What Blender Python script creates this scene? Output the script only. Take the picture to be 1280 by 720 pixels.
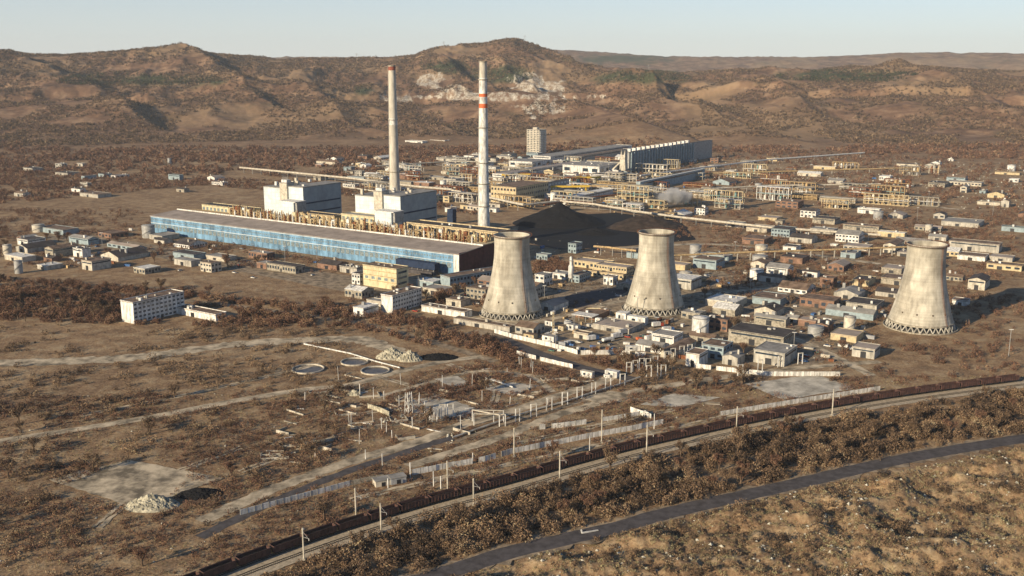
import bpy, math, random
import numpy as np
from mathutils import Vector, Matrix

# ------------------------------------------------------------------ camera, sky, sun, exposure
SC = bpy.context.scene
for o in list(bpy.data.objects): bpy.data.objects.remove(o)
COL = SC.collection
PITCH = math.atan(280/1280); CP, SP = math.cos(PITCH), math.sin(PITCH)
CH = 180.0
cd = bpy.data.cameras.new('camera'); cam = bpy.data.objects.new('camera', cd); COL.objects.link(cam)
cd.sensor_width = 36; cd.lens = 36; cd.clip_start = 1; cd.clip_end = 60000
cam.location = (0, 0, CH); cam.rotation_euler = (math.pi/2-PITCH, 0, 0); SC.camera = cam
SUN_EL = math.radians(19); SX, SY = -0.755, -0.656            # direction towards the sun, in plan
w = bpy.data.worlds.new('World'); SC.world = w; w.use_nodes = True
nt = w.node_tree; sky = nt.nodes.new('ShaderNodeTexSky'); sky.sky_type = 'NISHITA'; sky.sun_disc = False
sky.sun_elevation = SUN_EL; sky.sun_rotation = math.atan2(SX, SY); sky.air_density = 0.8; sky.dust_density = 0.0; sky.ozone_density = 3.2
gz = nt.nodes.new('ShaderNodeNewGeometry'); sxy = nt.nodes.new('ShaderNodeSeparateXYZ'); nt.links.new(gz.outputs['Incoming'], sxy.inputs[0])
ab = nt.nodes.new('ShaderNodeMath'); ab.operation = 'ABSOLUTE'; nt.links.new(sxy.outputs[2], ab.inputs[0]); om = nt.nodes.new('ShaderNodeMath'); om.operation = 'SUBTRACT'; om.inputs[0].default_value = 1; nt.links.new(ab.outputs[0], om.inputs[1])
pw = nt.nodes.new('ShaderNodeMath'); pw.operation = 'POWER'; nt.links.new(om.outputs[0], pw.inputs[0]); pw.inputs[1].default_value = 7; fm = nt.nodes.new('ShaderNodeMath'); fm.operation = 'MULTIPLY'; nt.links.new(pw.outputs[0], fm.inputs[0]); fm.inputs[1].default_value = .85
veil = nt.nodes.new('ShaderNodeMix'); veil.data_type = 'RGBA'; nt.links.new(fm.outputs[0], veil.inputs[0]); nt.links.new(sky.outputs[0], veil.inputs[6]); veil.inputs[7].default_value = (5.9, 6.0, 5.9, 1)
nt.links.new(veil.outputs[2], nt.nodes['Background'].inputs[0]); nt.nodes['Background'].inputs[1].default_value = 0.08
sd = bpy.data.lights.new('sun', 'SUN'); sd.energy = 5.0; sd.angle = math.radians(0.5); sd.color = (1.0, 0.82, 0.57)
so = bpy.data.objects.new('sun', sd); COL.objects.link(so)
so.rotation_euler = Vector((SX*math.cos(SUN_EL), SY*math.cos(SUN_EL), math.sin(SUN_EL))).to_track_quat('Z', 'Y').to_euler()
SC.view_settings.view_transform = 'Standard'; SC.view_settings.look = 'None'
SC.view_settings.exposure = 0.60; SC.view_settings.gamma = 1; SC.view_settings.use_curve_mapping = False
SC.render.engine = 'CYCLES'

rnd = random.Random(7); rng = np.random.default_rng(11)

# ------------------------------------------------------------------ survey helpers (plan positions read off the picture)
def G(px, py, z=0.0):
    a = (px-640)/1280; b = (360-py)/1280
    d = (a, CP+b*SP, -SP+b*CP); t = (z-CH)/d[2]
    return Vector((d[0]*t, d[1]*t, z))
def mpp(p): return (p[1]*CP+CH*SP)/1280
def ztop(px, py, yt):
    g = G(px, py); b = (360-yt)/1280
    return CH+g.y/(CP+b*SP)*(-SP+b*CP)
def proj(X, Y, Z=0):
    Z = Z-CH; f = Y*CP-Z*SP
    return 640+1280*X/f, 360-1280*(Y*SP+Z*CP)/f
PA = math.atan2(-.557, .83)                      # the works' building grid
U = Vector((-.83, .557, 0)); V = Vector((.557, .83, 0)); O0 = G(574, 344)
def PL(s, t): return O0+U*s+V*t

# ------------------------------------------------------------------ materials
MATS = {}
def mat(name, col, rough=.85, var=.25, sc=.35, streak=0, bump=.15, metal=0, col2=None, tile=None):
    if name in MATS: return MATS[name]
    m = bpy.data.materials.new(name); m.use_nodes = True; MATS[name] = m
    n, l = m.node_tree.nodes, m.node_tree.links; b = n['Principled BSDF']
    tc = n.new('ShaderNodeTexCoord')
    mp = n.new('ShaderNodeMapping'); l.new(tc.outputs['Object'], mp.inputs[0])
    oi = n.new('ShaderNodeObjectInfo'); vs = n.new('ShaderNodeVectorMath'); vs.operation = 'SCALE'; vs.inputs[0].default_value = (37,53,29); l.new(oi.outputs['Random'], vs.inputs['Scale']); l.new(vs.outputs[0], mp.inputs['Location'])
    if streak: mp.inputs['Scale'].default_value = (1, 1, streak)
    no = n.new('ShaderNodeTexNoise'); no.inputs['Scale'].default_value = sc; no.inputs['Detail'].default_value = 6; no.inputs['Roughness'].default_value = .65
    l.new(mp.outputs[0], no.inputs[0])
    r = n.new('ShaderNodeValToRGB'); l.new(no.outputs[0], r.inputs[0])
    c2 = col2 or tuple(c*(1-var*1.6) for c in col)
    r.color_ramp.elements[0].position = .36; r.color_ramp.elements[0].color = (*c2, 1)
    r.color_ramp.elements[1].position = .62; r.color_ramp.elements[1].color = (*[min(1, c*(1+var*.35)) for c in col], 1)
    out = r.outputs[0]
    if tile:                                      # panel joints or ribs of the cladding, in object space
        wv = n.new('ShaderNodeTexBrick'); mp2 = n.new('ShaderNodeMapping'); l.new(tc.outputs['Object'], mp2.inputs[0])
        mp2.inputs['Rotation'].default_value = (math.pi/2, 0, 0) if tile[0] == 'x' else (math.pi/2, 0, math.pi/2)
        l.new(mp2.outputs[0], wv.inputs[0]); wv.offset = 0
        wv.inputs['Scale'].default_value = 1; wv.inputs['Brick Width'].default_value = tile[1]; wv.inputs['Row Height'].default_value = tile[2]
        wv.inputs['Mortar Size'].default_value = tile[3]; wv.inputs['Color1'].default_value = (1, 1, 1, 1); wv.inputs['Color2'].default_value = (.86, .86, .86, 1); wv.inputs['Mortar'].default_value = (.5, .5, .5, 1)
        mx = n.new('ShaderNodeMix'); mx.data_type = 'RGBA'; mx.blend_type = 'MULTIPLY'; mx.inputs[0].default_value = 1
        l.new(out, mx.inputs[6]); l.new(wv.outputs[0], mx.inputs[7]); out = mx.outputs[2]
    if name == 'tower_concrete':
        for scl, lo, hi in (((.01,.01,.75), .88, 1.0), ((.16,.16,.11), .74, 1.0), ((.5,.5,.025), .84, 1.0)):
            m3 = n.new('ShaderNodeMapping'); m3.inputs['Scale'].default_value = scl; l.new(tc.outputs['Object'], m3.inputs[0]); l.new(vs.outputs[0], m3.inputs['Location']); n3 = n.new('ShaderNodeTexNoise'); n3.inputs['Scale'].default_value = 1; n3.inputs['Detail'].default_value = 2 if scl[0] != .16 else 5; l.new(m3.outputs[0], n3.inputs[0])
            mr = n.new('ShaderNodeMapRange'); l.new(n3.outputs[0], mr.inputs[0]); mr.inputs[1].default_value = .38; mr.inputs[2].default_value = .58; mr.inputs[3].default_value = lo; mr.inputs[4].default_value = hi
            mx = n.new('ShaderNodeMix'); mx.data_type = 'RGBA'; mx.blend_type = 'MULTIPLY'; mx.inputs[0].default_value = 1; l.new(out, mx.inputs[6]); l.new(mr.outputs[0], mx.inputs[7]); out = mx.outputs[2]
    l.new(out, b.inputs['Base Color'])
    b.inputs['Specular IOR Level'].default_value = .5 if rough < .8 else .2; b.inputs['Roughness'].default_value = rough; b.inputs['Metallic'].default_value = metal
    if bump:
        bp = n.new('ShaderNodeBump'); bp.inputs['Strength'].default_value = bump; bp.inputs['Distance'].default_value = .3
        l.new(no.outputs[0], bp.inputs['Height']); l.new(bp.outputs[0], b.inputs['Normal'])
    return m
M = dict(
 white=mat('painted_white', (.68,.67,.63), var=.32, sc=.5, streak=.3), pale=mat('pale_cladding', (.60,.66,.68), var=.12, sc=.12, tile=('x',6,4,.08)),
 concrete=mat('concrete', (.42,.40,.35), var=.3, sc=.4, streak=.3), oldconc=mat('old_concrete', (.34,.31,.25), var=.35, sc=.6),
 tower=mat('tower_concrete', (.52,.49,.41), var=.30, sc=.085, streak=.35, col2=(.34,.31,.25)),
 soot=mat('sooty_concrete', (.13,.10,.07), var=.3), steel=mat('grey_steel', (.30,.30,.29), rough=.6), dark=mat('dark_opening', (.02,.022,.028), rough=.4, var=.1),
 glass=mat('window_glass', (.035,.05,.07), rough=.15, var=.3, bump=0), glassg=mat('dusty_glazing', (.21,.26,.28), rough=.3, var=.4, sc=.9),
 blue=mat('blue_cladding', (.17,.32,.48), var=.35, sc=.2, streak=.4, tile=('x',3,60,.05)), navy=mat('navy_cladding', (.02,.035,.075), var=.2),
 tealblue=mat('pale_blue_render', (.27,.34,.37), var=.2), maroon=mat('maroon_cladding', (.17,.055,.052), var=.25, tile=('y',3,50,.06)),
 chim=mat('chimney_beige', (.50,.47,.40), var=.18, sc=.3, streak=.3), dullred=mat('faded_red', (.30,.10,.065), var=.3),
 beige=mat('beige_render', (.52,.43,.27), var=.22, sc=.5, streak=.5), yellow=mat('yellow_render', (.58,.51,.33), var=.2, sc=.4, streak=.4), brightyellow=mat('yellow_paint', (.62,.42,.06), var=.2, sc=.6),
 rooft=mat('felt_roof_tan', (.33,.28,.24), var=.2, sc=.08), roofd=mat('felt_roof_dark', (.075,.065,.062), var=.3, sc=.1), roofg=mat('roof_grey', (.28,.27,.25), var=.25, sc=.15),
 roofbr=mat('roof_brown', (.20,.14,.10), var=.35, sc=.2), rust=mat('rusty_steel', (.21,.085,.04), var=.4, sc=.7), rustl=mat('weathered_ochre_steel', (.47,.34,.18), var=.35, sc=.6),
 coal=mat('coal', (.009,.009,.011), var=.3, sc=.25, bump=.6), coalb=mat('brown_coal_dust', (.05,.036,.028), var=.4, sc=.15, bump=.6), spoil=mat('pale_spoil', (.46,.43,.33), var=.4, sc=.5, bump=1.0),
 asphalt=mat('asphalt', (.085,.078,.08), rough=.95, var=.25, sc=.3), track=mat('pale_gravel', (.49,.41,.29), var=.45, sc=.12), dirt=mat('trodden_dirt', (.30,.235,.16), var=.4, sc=.2), slab=mat('concrete_slab', (.50,.46,.38), var=.3, sc=.15, tile=None),
 ballast=mat('ballast', (.44,.37,.27), var=.25, sc=.9), rail=mat('rail_steel', (.035,.028,.024), rough=.5, var=.2), sleeper=mat('sleeper_concrete', (.22,.19,.15), var=.25),
 wagon=mat('wagon_brown', (.085,.040,.032), var=.35, sc=.5, rough=.7), brick=mat('old_brick', (.23,.14,.10), var=.3), orange=mat('orange_band', (.62,.15,.06), var=.15), trunk=mat('bark', (.13,.09,.06), var=.3), rock=mat('white_rock', (.52,.50,.42), var=.35, sc=.4, bump=.5),
 tyre=mat('tyre', (.02,.02,.02), var=.1), redp=mat('red_paint', (.42,.07,.04), var=.2), bluep=mat('blue_paint', (.06,.14,.32), var=.2), greenp=mat('green_paint', (.10,.20,.15), var=.2), greyp=mat('grey_paint', (.35,.36,.37), var=.2),
 teal=mat('teal_plant_paint', (.17,.30,.30), var=.3), sludge=mat('dark_sludge', (.10,.082,.062), var=.4, rough=.35), sandy=mat('sandy_render', (.50,.46,.38), var=.25))

# ------------------------------------------------------------------ mesh collector
class MB:
    def __init__(s): s.v = []; s.f = []; s.sm = False
    def box(s, x0, x1, y0, y1, z0, z1):
        b = len(s.v)
        s.v += [(x,y,z) for z in (z0,z1) for x,y in ((x0,y0),(x1,y0),(x1,y1),(x0,y1))]
        s.f += [tuple(b+i for i in q) for q in ((3,2,1,0),(4,5,6,7),(0,1,5,4),(1,2,6,5),(2,3,7,6),(3,0,4,7))]; return s
    def bar(s, a, c, w, h=None, n=4):
        a = Vector(a); c = Vector(c); d = c-a
        if d.length < 1e-6: return s
        d.normalize(); up = Vector((0,0,1)) if abs(d.z) < .95 else Vector((0,1,0))
        x = d.cross(up).normalized(); y = x.cross(d); h = h or w; b = len(s.v)
        if n == 4: pts = [(-w/2,-h/2),(w/2,-h/2),(w/2,h/2),(-w/2,h/2)]
        else: pts = [(w/2*math.cos(k*2*math.pi/n), h/2*math.sin(k*2*math.pi/n)) for k in range(n)]
        for p in (a, c): s.v += [tuple(p+x*i+y*j) for i,j in pts]
        s.f += [(b+k, b+(k+1)%n, b+n+(k+1)%n, b+n+k) for k in range(n)]+[tuple(b+k for k in range(n))[::-1], tuple(b+n+k for k in range(n))]; return s
    def tube(s, pts, w, n=6):
        for p, q in zip(pts[:-1], pts[1:]): s.bar(p, q, w, w, n)
        return s
    def lathe(s, prof, n=32, c=(0,0), cap=True):
        b = len(s.v)
        for r, z in prof: s.v += [(c[0]+r*math.cos(k*2*math.pi/n), c[1]+r*math.sin(k*2*math.pi/n), z) for k in range(n)]
        for i in range(len(prof)-1):
            for k in range(n):
                k2 = (k+1) % n; s.f.append((b+i*n+k, b+i*n+k2, b+(i+1)*n+k2, b+(i+1)*n+k))
        if cap: s.f += [tuple(b+k for k in range(n))[::-1], tuple(b+(len(prof)-1)*n+k for k in range(n))]
        return s
    def prism(s, pts, y0, y1):                     # outline in x,z swept along y
        b = len(s.v); n = len(pts)
        for y in (y0, y1): s.v += [(p[0], y, p[1]) for p in pts]
        s.f += [(b+k, b+n+k, b+n+(k+1)%n, b+(k+1)%n) for k in range(n)]+[tuple(b+k for k in range(n)), tuple(b+n+k for k in range(n))[::-1]]; return s
    def build(s, name, m, parent=None, loc=None, rot=0, smooth=False):
        me = bpy.data.meshes.new(name); me.from_pydata(s.v, [], s.f); me.update()
        if smooth: me.shade_smooth()
        me.materials.append(M[m] if isinstance(m, str) else m)
        o = bpy.data.objects.new(name, me); COL.objects.link(o); o.parent = parent
        if loc is not None: o.location = loc; o.rotation_euler.z = rot
        return o
def tag(o, label=None, cat=None, group=None, kind=None):
    if label: o['label'] = label
    if cat: o['category'] = cat
    if group: o['group'] = group
    if kind: o['kind'] = kind
    return o
def root(name, label, cat, loc, rot=0, group=None):
    o = bpy.data.objects.new(name, None); COL.objects.link(o); o.location = loc; o.rotation_euler.z = rot; o.empty_display_size = 1
    return tag(o, label, cat, group)
def kids(o): return [c for c in list(COL.objects) if c.parent == o]
def copy_tree(o, loc=None, rot=None, label=None, group=None, children=None):
    c = o.copy(); COL.objects.link(c)
    if loc is not None: c.location = loc
    if rot is not None: c.rotation_euler.z = rot
    if label: c['label'] = label
    if group: c['group'] = group
    for ch in (children if children is not None else KIDS.get(o.name, None) or kids(o)):
        d = ch.copy(); COL.objects.link(d); d.parent = c
        for g in kids2(ch): e = g.copy(); COL.objects.link(e); e.parent = d
    return c
KIDS = {}; K2 = {}
def kids2(o):
    if o.name not in K2: K2[o.name] = kids(o)
    return K2[o.name]
AVOID = []            # discs (x, y, r) and segments that plants keep clear of
SEGS = []
def keep(loc, r): AVOID.append((loc[0], loc[1], r))
def keep_box(loc, rot, lx, ly):
    SEGS.append((loc[0]+math.cos(rot)*(-lx/2), loc[1]+math.sin(rot)*(-lx/2), loc[0]+math.cos(rot)*(-lx/2)-math.sin(rot)*ly, loc[1]+math.sin(rot)*(-lx/2)+math.cos(rot)*ly, lx/2+1)) 

# ------------------------------------------------------------------ terrain
def sst(a, b, x):
    t = np.clip((x-a)/(b-a), 0, 1); return t*t*(3-2*t)
def vnoise(x, y, seed):
    r = np.random.default_rng(seed); T = r.random((64,64))
    xi = np.floor(x).astype(int); yi = np.floor(y).astype(int); fx = x-xi; fy = y-yi
    fx = fx*fx*(3-2*fx); fy = fy*fy*(3-2*fy)
    g = lambda i,j: T[i%64, j%64]
    return (g(xi,yi)*(1-fx)+g(xi+1,yi)*fx)*(1-fy)+(g(xi,yi+1)*(1-fx)+g(xi+1,yi+1)*fx)*fy
def fbm(x, y, seed, o=5):
    s = 0; a = .5; t = 0
    for k in range(o): s = s+a*vnoise(x*2**k+13*k, y*2**k+7*k, seed+k); t += a; a *= .52
    return s/t
def ridged(x, y, seed, o=4):
    s = 0; a = .5; t = 0
    for k in range(o): s = s+a*(1-np.abs(2*vnoise(x*2**k+5*k, y*2**k+3*k, seed+k)-1)); t += a; a *= .5
    return s/t
def height(X, Y):
    X = np.asarray(X, float); Y = np.asarray(Y, float)
    D = np.hypot(X, Y); fwd = np.maximum(Y, 1); px = 640+1250*X/fwd
    ang = np.abs(np.arctan2(X, Y)); face = 1-sst(1.0, 1.5, ang)
    # silhouette of the near massif in picture columns, as ridge elevation in metres at about 4.3 km
    cx = np.array([-600,-100, 0,120,250,360,438,480,524,534,560,591,615,642,655,675,713,760,842,950,1100,1280,1500,2000])
    cz = np.array([ 190, 200,225,205,228,200,198,203,206,222,238,238,241,254,238,206,174,150,140,152,170,150,160,150])
    R = np.interp(px, cx, cz)
    wob = 260*(fbm(X/900, Y/900, 3)-.5)
    d = D+wob
    base = 12*sst(2250,2700,d)+50*sst(2700,3220,d)
    cliff = 26*sst(3300,3345,d+60*(ridged(X/160,Y/160,8)-.5))
    up = np.maximum(R-88,20)*sst(3340,4300,d)**.9
    h = base+cliff+up
    rg = ridged(X/520+.4*(Y/900), Y/900, 21); amp = 62*sst(2600,3300,d)*(1-.55*sst(3900,4300,d))
    h = h+amp*(rg-.62)
    h = h+26*sst(2400,3000,d)*(fbm(X/120,Y/120,31)-.5)+14*sst(2700,3200,d)*(ridged(X/130,Y/300,35)-.6)+14*sst(3200,3400,d)*(1-sst(4000,4300,d))*(ridged(X/55,Y/220,33)-.5)
    # spurs running down to the right, gentle towards the sun and steep behind
    for pts, A, wl, wr in (([(655,62),(690,74),(730,92)],40,420,75),([(690,94),(730,105),(785,118)],46,330,52),([(556,88),(572,102),(600,118)],38,260,48),([(650,141),(700,147),(745,158),(795,180)],46,300,52),([(800,116),(815,128),(822,142)],36,200,42),([(625,92),(650,112),(668,122)],24,200,40),([(470,150),(520,158),(560,172)],20,220,70),([(380,120),(420,140),(440,165)],26,260,80),([(250,90),(300,110),(330,140)],34,330,90),([(60,110),(130,130),(180,160)],34,330,90),([(900,110),(960,130),(1010,160)],32,300,80),([(1100,100),(1160,125),(1230,160)],32,300,80),([(860,140),(900,160),(930,178)],24,220,70)):
        P = []
        for x_, y_ in pts: dd = float(np.interp(y_, [55,75,95,115,123,140,160,180],[4400,4150,3800,3450,3350,3050,2750,2450])); P.append(((x_-640)/1250*dd, dd))
        best = np.full(X.shape, 1e9); side = np.zeros(X.shape); 
        for (x0,y0),(x1,y1) in zip(P[:-1],P[1:]):
            dx, dy = x1-x0, y1-y0; L = dx*dx+dy*dy; t = np.clip(((X-x0)*dx+(Y-y0)*dy)/L, 0, 1); ex = X-x0-t*dx; ey = Y-y0-t*dy
            dist_ = np.hypot(ex, ey); cr = (ex*.77+ey*.64); m_ = dist_ < best; best = np.where(m_, dist_, best); side = np.where(m_, cr, side)
        best = best*(.75+.5*fbm(X/80, Y/80, 51)); wd = np.where(side > 0, wr, wl); h = h+A*np.clip(1-best/wd, 0, 1)**1.3
    # far side falls away, then the far ridges
    h = h-110*sst(4500,5600,d)
    f1 = np.interp(px, [-600,0,438,530,620,680,745,842,1000,1280,1900],[150,165,178,170,175,238,262,240,225,250,230])
    h = h+ (f1-40)*sst(6600,8300,D)*face - 250*sst(8700,9800,D)
    h = h*face+ (1-face)*20*sst(3000,6000,D)
    # rough spoil ground below the near road
    return h
def road_y(px): return np.interp(px, [300,540,600,640,700,770,842,1000,1280,1500],[800,722,703,690,676,660,640,604,548,510])
def ground_z(X, Y):
    z = height(X, Y); D = np.hypot(X, Y)
    px, py = proj(X, Y); m = sst(7, 26, py-road_y(px))*(D < 620)*(Y > 0)
    z = z+m*(10.5*(ridged(X/26, Y/18, 44)-.62)+2.6*(fbm(X/6, Y/6, 45)-.5))
    return z-0.0
def build_ground():
    ang = np.concatenate([np.linspace(-180,-42,24)[:-1], np.linspace(-42,-29,30)[:-1], np.linspace(-29,29,760), np.linspace(29,42,30)[1:], np.linspace(42,180,24)[1:]])
    dist = np.concatenate([[2,80,200],np.arange(290,600,1.8), np.arange(600,2300,14), np.arange(2300,4700,7), np.arange(4700,10001,60)])
    A, D = np.meshgrid(np.radians(ang), dist); X = D*np.sin(A); Y = D*np.cos(A); Z = ground_z(X, Y)
    nr, nc = A.shape; co = np.stack([X,Y,Z],-1).reshape(-1,3).astype(np.float32)
    i = np.arange(nr-1)[:,None]*nc+np.arange(nc-1)[None,:]
    F = np.stack([i, i+1, i+nc+1, i+nc],-1).reshape(-1,4)[:, ::-1]
    me = bpy.data.meshes.new('ground'); me.vertices.add(len(co)); me.vertices.foreach_set('co', co.ravel())
    me.loops.add(F.size); me.loops.foreach_set('vertex_index', F.ravel().astype(np.int32)); me.polygons.add(len(F)); me.polygons.foreach_set('loop_start', np.arange(0, F.size, 4, dtype=np.int32)); me.update(); me.validate()
    me.shade_smooth()
    # bare rock, grass and wood cover, as survey masks of what covers the hill
    px, py = proj(X, Y, Z); n1 = fbm(X/70, Y/70, 61); n2 = ridged(X/45, Y/120, 62)
    def blob(cx, cy, rx, ry, k=0): return np.clip(1.25-np.hypot((px-cx+k*(py-cy))/rx, (py-cy)/ry), 0, 1)
    front = (D < 4600)*(D > 2500)
    rock = np.maximum.reduce([blob(541,100,22,11), blob(668,104,38,19,-1.3), blob(560,113,30,9,1)*.9, blob(690,106,22,14,-1.5)*.9, blob(610,121,135,6), blob(676,136,44,12,-1)*.8, blob(500,125,26,4)])
    rock = np.clip((rock*1.3+(n2-.55)*1.6+(n1-.5)*1.2-.28)*2.0, 0, 1)*front*(rock > 0)
    road = np.exp(-((py-127.5-2*np.sin(px/40))/1.3)**2)*(px > 380)*(px < 760)*front*.7
    rock = np.maximum(rock, road)
    green = np.maximum.reduce([blob(556,84,34,9), blob(625,92,44,13), blob(800,97,70,10)*.9, blob(780,74,70,7), blob(455,113,14,7)*.8, blob(180,100,120,8)*.8, blob(1050,95,90,8)*.8])
    green = np.clip((green+(n1-.5)*1.3)*2-.5, 0, 1)*(D > 2500)
    grass = np.clip((fbm(X/260, Y/260, 71)-.5)*5+.2, 0, 1)*(D > 2500); grass = np.maximum(grass, blob(455,84,60,6)*.9); grass = np.maximum(grass, blob(600,74,120,3))
    for nm, a in (('rock', rock), ('green', green), ('grass', grass)):
        at = me.attributes.new(nm, 'FLOAT', 'POINT'); at.data.foreach_set('value', a.ravel().astype(np.float32))
    m = bpy.data.materials.new('ground_cover'); m.use_nodes = True; n, l = m.node_tree.nodes, m.node_tree.links; b = n['Principled BSDF']; b.inputs['Roughness'].default_value = .95; b.inputs['Specular IOR Level'].default_value = .1
    ge = n.new('ShaderNodeNewGeometry')
    def noise(s, d=6, r=.6):
        x = n.new('ShaderNodeTexNoise'); x.inputs['Scale'].default_value = s; x.inputs['Detail'].default_value = d; x.inputs['Roughness'].default_value = r; l.new(ge.outputs['Position'], x.inputs[0]); return x.outputs[0]
    def ramp(i, *st):
        r = n.new('ShaderNodeValToRGB'); l.new(i, r.inputs[0]); e = r.color_ramp.elements
        while len(e) < len(st): e.new(.5)
        for k, (p, c) in enumerate(st): e[k].position = p; e[k].color = (*c, 1)
        return r.outputs[0]
    def mix(f, a, c):
        x = n.new('ShaderNodeMix'); x.data_type = 'RGBA'
        if isinstance(f, float): x.inputs[0].default_value = f
        else: l.new(f, x.inputs[0])
        l.new(a, x.inputs[6]); l.new(c, x.inputs[7]) if not isinstance(c, tuple) else setattr(x.inputs[7], 'default_value', (*c, 1)); return x.outputs[2]
    big = noise(.018, 7, .65); mid = noise(.09, 8, .7); fine = noise(.7, 6, .7); med2 = noise(.045, 6, .6)
    c1 = ramp(big, (.36,(.12,.076,.044)), (.46,(.23,.145,.078)), (.54,(.36,.24,.13)), (.64,(.48,.38,.24)))
    c2 = ramp(mid, (.37,(.05,.036,.026)), (.46,(.20,.11,.06)), (.54,(.37,.26,.145)), (.63,(.50,.41,.27)))
    c = mix(.58, c1, c2); c3 = ramp(fine, (.36,(.055,.042,.034)), (.5,(.22,.15,.09)), (.66,(.42,.34,.23))); c = mix(.42, c, c3)
    def att(nm): x = n.new('ShaderNodeAttribute'); x.attribute_name = nm; return x.outputs['Fac']
    hillm = n.new('ShaderNodeMapRange'); sx = n.new('ShaderNodeVectorMath'); sx.operation = 'LENGTH'; l.new(ge.outputs['Position'], sx.inputs[0]); l.new(sx.outputs['Value'], hillm.inputs[0]); hillm.inputs[1].default_value = 2000; hillm.inputs[2].default_value = 2700
    hb = ramp(noise(.012, 8, .72), (.36,(.078,.048,.033)), (.5,(.165,.098,.062)), (.62,(.27,.18,.115)))
    c = mix(hillm.outputs[0], c, hb)
    gm = n.new('ShaderNodeMath'); gm.operation = 'MULTIPLY'; l.new(att('grass'), gm.inputs[0]); gm.inputs[1].default_value = .5; c = mix(gm.outputs[0], c, (.27,.19,.11)); c = mix(att('green'), c, (.052,.058,.03)); st = n.new('ShaderNodeMapping'); st.inputs['Scale'].default_value = (1,.25,.5); l.new(ge.outputs['Position'], st.inputs[0]); rn = n.new('ShaderNodeTexNoise'); rn.inputs['Scale'].default_value = .07; rn.inputs['Detail'].default_value = 8; rn.inputs['Roughness'].default_value = .75; l.new(st.outputs[0], rn.inputs[0])
    ad = n.new('ShaderNodeMath'); ad.operation = 'MULTIPLY_ADD'; l.new(rn.outputs[0], ad.inputs[0]); ad.inputs[1].default_value = 2.6; ad.inputs[2].default_value = -1.70; a2 = n.new('ShaderNodeMath'); a2.operation = 'ADD'; l.new(ad.outputs[0], a2.inputs[0]); l.new(att('rock'), a2.inputs[1])
    a3 = n.new('ShaderNodeMapRange'); l.new(a2.outputs[0], a3.inputs[0]); a3.inputs[1].default_value = .35; a3.inputs[2].default_value = .75; a4 = n.new('ShaderNodeMath'); a4.operation = 'MULTIPLY'; l.new(a3.outputs[0], a4.inputs[0]); l.new(att('rock'), a4.inputs[1])
    rc = ramp(noise(.12, 8, .75), (.38,(.20,.155,.11)), (.48,(.42,.37,.29)), (.60,(.62,.58,.50)))
    c = mix(a4.outputs[0], c, rc)
    l.new(c, b.inputs['Base Color'])
    bp = n.new('ShaderNodeBump'); bp.inputs['Strength'].default_value = .9; bp.inputs['Distance'].default_value = 1.2; l.new(mid, bp.inputs['Height'])
    bp2 = n.new('ShaderNodeBump'); bp2.inputs['Strength'].default_value = .8; bp2.inputs['Distance'].default_value = .35; l.new(fine, bp2.inputs['Height']); l.new(bp.outputs[0], bp2.inputs['Normal']); l.new(bp2.outputs[0], b.inputs['Normal'])
    me.materials.append(m); o = bpy.data.objects.new('ground', me); COL.objects.link(o); tag(o, kind='structure', label='brown scrub plain rising into eroded hills with pale rock scars')
build_ground()

# ------------------------------------------------------------------ roads, tracks, yards
LAY = [0.03]
def smooth_line(pts, step=6):
    P = [Vector(p) for p in pts]; out = []
    for i in range(len(P)-1):
        a, b, c, d = P[max(i-1,0)], P[i], P[i+1], P[min(i+2,len(P)-1)]; n = max(1, int((c-b).length/step))
        for k in range(n):
            t = k/n; out.append(.5*((2*b)+(c-a)*t+(2*a-5*b+4*c-d)*t*t+(3*b-a-3*c+d)*t*t*t))
    out.append(P[-1]); return out
def offset(line, d):
    out = []
    for i, p in enumerate(line):
        t = (line[min(i+1,len(line)-1)]-line[max(i-1,0)]); t.z = 0; t.normalize(); out.append(p+Vector((-t.y, t.x, 0))*d)
    return out
def ribbon(name, pts, width, m, rag=.12, px=True, off=0, label=None, z=None, clear=True):
    ln = smooth_line([G(*p) for p in pts] if px else pts, 3 if rag else 6)
    if off: ln = offset(ln, off)
    LAY[0] += .004; zz = LAY[0] if z is None else z
    mb = MB(); L = len(ln)
    for i, p in enumerate(ln):
        t = ln[min(i+1,L-1)]-ln[max(i-1,0)]; t.z = 0; t.normalize(); s = Vector((-t.y, t.x, 0)); ra = width/2*(1+rag*(rnd.random()*2-1)); rb = width/2*(1+rag*(rnd.random()*2-1))
        mb.v += [(p.x+s.x*ra, p.y+s.y*ra, zz), (p.x-s.x*rb, p.y-s.y*rb, zz)]
    mb.f = [(2*i, 2*i+1, 2*i+3, 2*i+2) for i in range(L-1)]
    if clear:
        for i in range(0, L-1, 3): j = min(i+3, L-1); SEGS.append((ln[i].x, ln[i].y, ln[j].x, ln[j].y, width/2+.4))
    return tag(mb.build(name, m), kind='structure', label=label)
def sheet(name, pts, m, label=None, clear=True):
    LAY[0] += .004; P = [G(*p) for p in pts]; c = sum(P, Vector())/len(P)
    out = []
    for i in range(len(P)):
        a, b = P[i], P[(i+1)%len(P)]; n = max(2, int((b-a).length/4))
        for k in range(n): q = a.lerp(b, k/n); q = q+(q-c).normalized()*rnd.uniform(-.7,.7); out.append((q.x, q.y, LAY[0]))
    mb = MB(); mb.v = out; mb.f = [tuple(range(len(out)))]
    if clear: AVOID.append((c.x, c.y, min((p-c).length for p in P)*.8))
    return tag(mb.build(name, m), kind='structure', label=label)

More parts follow.
